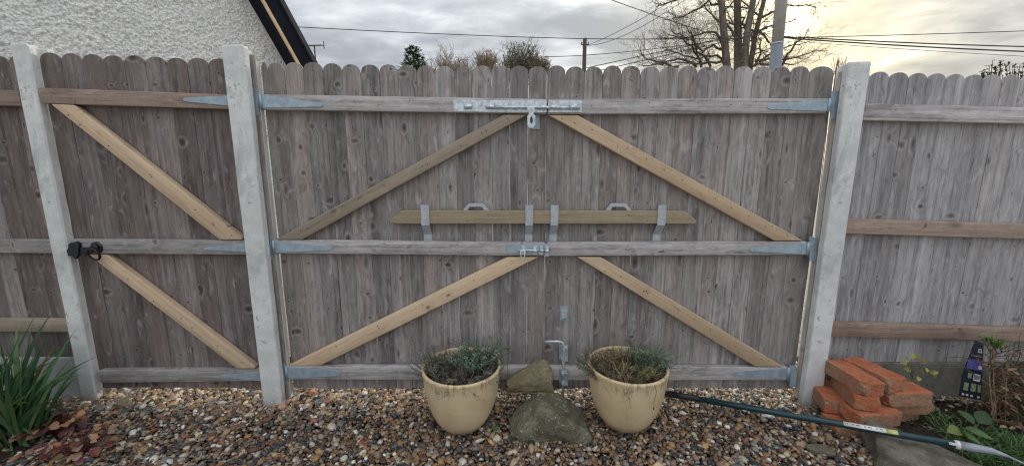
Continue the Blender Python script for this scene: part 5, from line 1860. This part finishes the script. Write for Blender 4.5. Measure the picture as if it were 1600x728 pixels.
# ---- poles, cables, aerial
PY = 5.0
pb_ = U(1211, 60, PY)
gp = empty('lamp_pole', (pb_.x, PY, 0), 'thick grey pole in front of the leafless tree', 'pole')
pt, pm = U(1221, 0, PY), U(1214.5, 70, PY)
k_ = (PY + DIST) / F
lean_ = (pt - pm) / (pt.z - pm.z)
ft = pm - lean_ * (pm.z + .05)
tube('pole_shaft', [pm - lean_ * .02, pt, pt + lean_ * 2.2], [7.6 * k_, 7.8 * k_, 7.2 * k_], M_POLEGREY, gp, 20)
tube('pole_sleeve', [ft, pm], [8.0 * k_, 7.7 * k_], M_POLESLV, gp, 20)
tube('pole_band', [pm, pm + lean_ * .03], [7.95 * k_, 7.95 * k_], M_GALV, gp, 20)
WY = 18.0
wt = U(914, 60.5, WY)
wp_ = empty('utility_pole', (wt.x, WY, 0), 'thin dark wooden utility pole seen above the right gate leaf', 'pole')
tube('pole_shaft', [(wt.x, WY, -.1), wt], [.13, .095], M_POLEWOOD, wp_, 10)
for dx in (-.16, .16):
    z_ = U(914, 71, WY).z
    tube('insulator', [(wt.x + dx * .55, WY - .05, z_), (wt.x + dx, WY - .05, z_), (wt.x + dx, WY - .05, z_ + .12)], .035, M_CABLE, wp_, 6)


def cable(a, b_, sag, label, wpx=1.1):
    a, b_ = U(*a), U(*b_)
    pts = []
    for i in range(25):
        f = i / 24
        p = a.lerp(b_, f)
        p.z -= sag * 4 * f * (1 - f)
        pts.append(p)
    rad = [max(.003, wpx * .5 * (p.y + DIST) / F) for p in pts]
    o = tube('cable', pts, rad, M_CABLE, None, 5, base=tuple(a))
    tag(o, label, 'cable', 'overhead cables')


cable((380, 38, 9), (914, 61, WY), .05, 'single overhead cable from the house to the thin wooden pole')
cable((914, 61, WY), (1680, 46, 8.5), .10, 'topmost level cable running right from the thin wooden pole')
cable((918, 71, WY), (1062, -6, 9), .10, 'upper of two cables climbing right from the thin wooden pole', .8)
cable((918, 71.5, WY), (1075, -3, 8), .25, 'lower of two cables climbing right from the thin wooden pole', .8)
cable((930, -9, 9), (1207, 84, 5.2), .03, 'cable falling from the top edge towards the leafless tree')
cable((850, 89, 16), (1209, 52, 5), .10, 'cable rising from the grey green tree to the thick grey pole', 1.0)
cable((905, 109, 14), (1209, 43, 5), .0, 'lower left cable rising steeply to the thick grey pole', 1.2)
cable((935, 111, 14), (1209, 48, 5), .0, 'lowest cable rising to the thick grey pole beside a similar one', 1.2)
cable((1214, 57, 5), (1690, 75, 6.5), .03, 'upper of the two dark cables leaving the thick pole to the right', 1.8)
cable((1214, 59, 5), (1690, 84, 6.5), .03, 'lower of the two dark cables leaving the thick pole to the right', 2.0)
cable((1214, 63, 5), (1690, 93, 6.8), .02, 'faint thin cable lowest on the right of the thick pole', .7)
ap = U(491, 70, 11)
ae = empty('tv_aerial', (ap.x, 11, 0), 'small rooftop television aerial right of the black roof verge', 'aerial')
tube('mast', [(ap.x, 11, -.1), (ap.x, 11, ap.z - .02)], .022, M_CABLE, ae, 6)
a0, a1 = U(469, 72.5, 11), U(506, 71, 11)
tube('boom', [a0, a1], .014, M_CABLE, ae, 6)
b = MB()
for k in range(12):
    p = a0.lerp(a1, k / 11)
    hh = .05 + (.10 if k == 11 else 0)
    v, f = tube_data([p + Vector((0, -.16, -hh * .3)), p + Vector((0, .16, hh * .3))], .008, 4)
    b.add(v, f)
b.build('elements', M_CABLE, ae)['kind'] = 'stuff'
p = a1
tube('reflector', [p + Vector((0, 0, -.11)), p + Vector((0, 0, .11))], .014, M_CABLE, ae, 5)
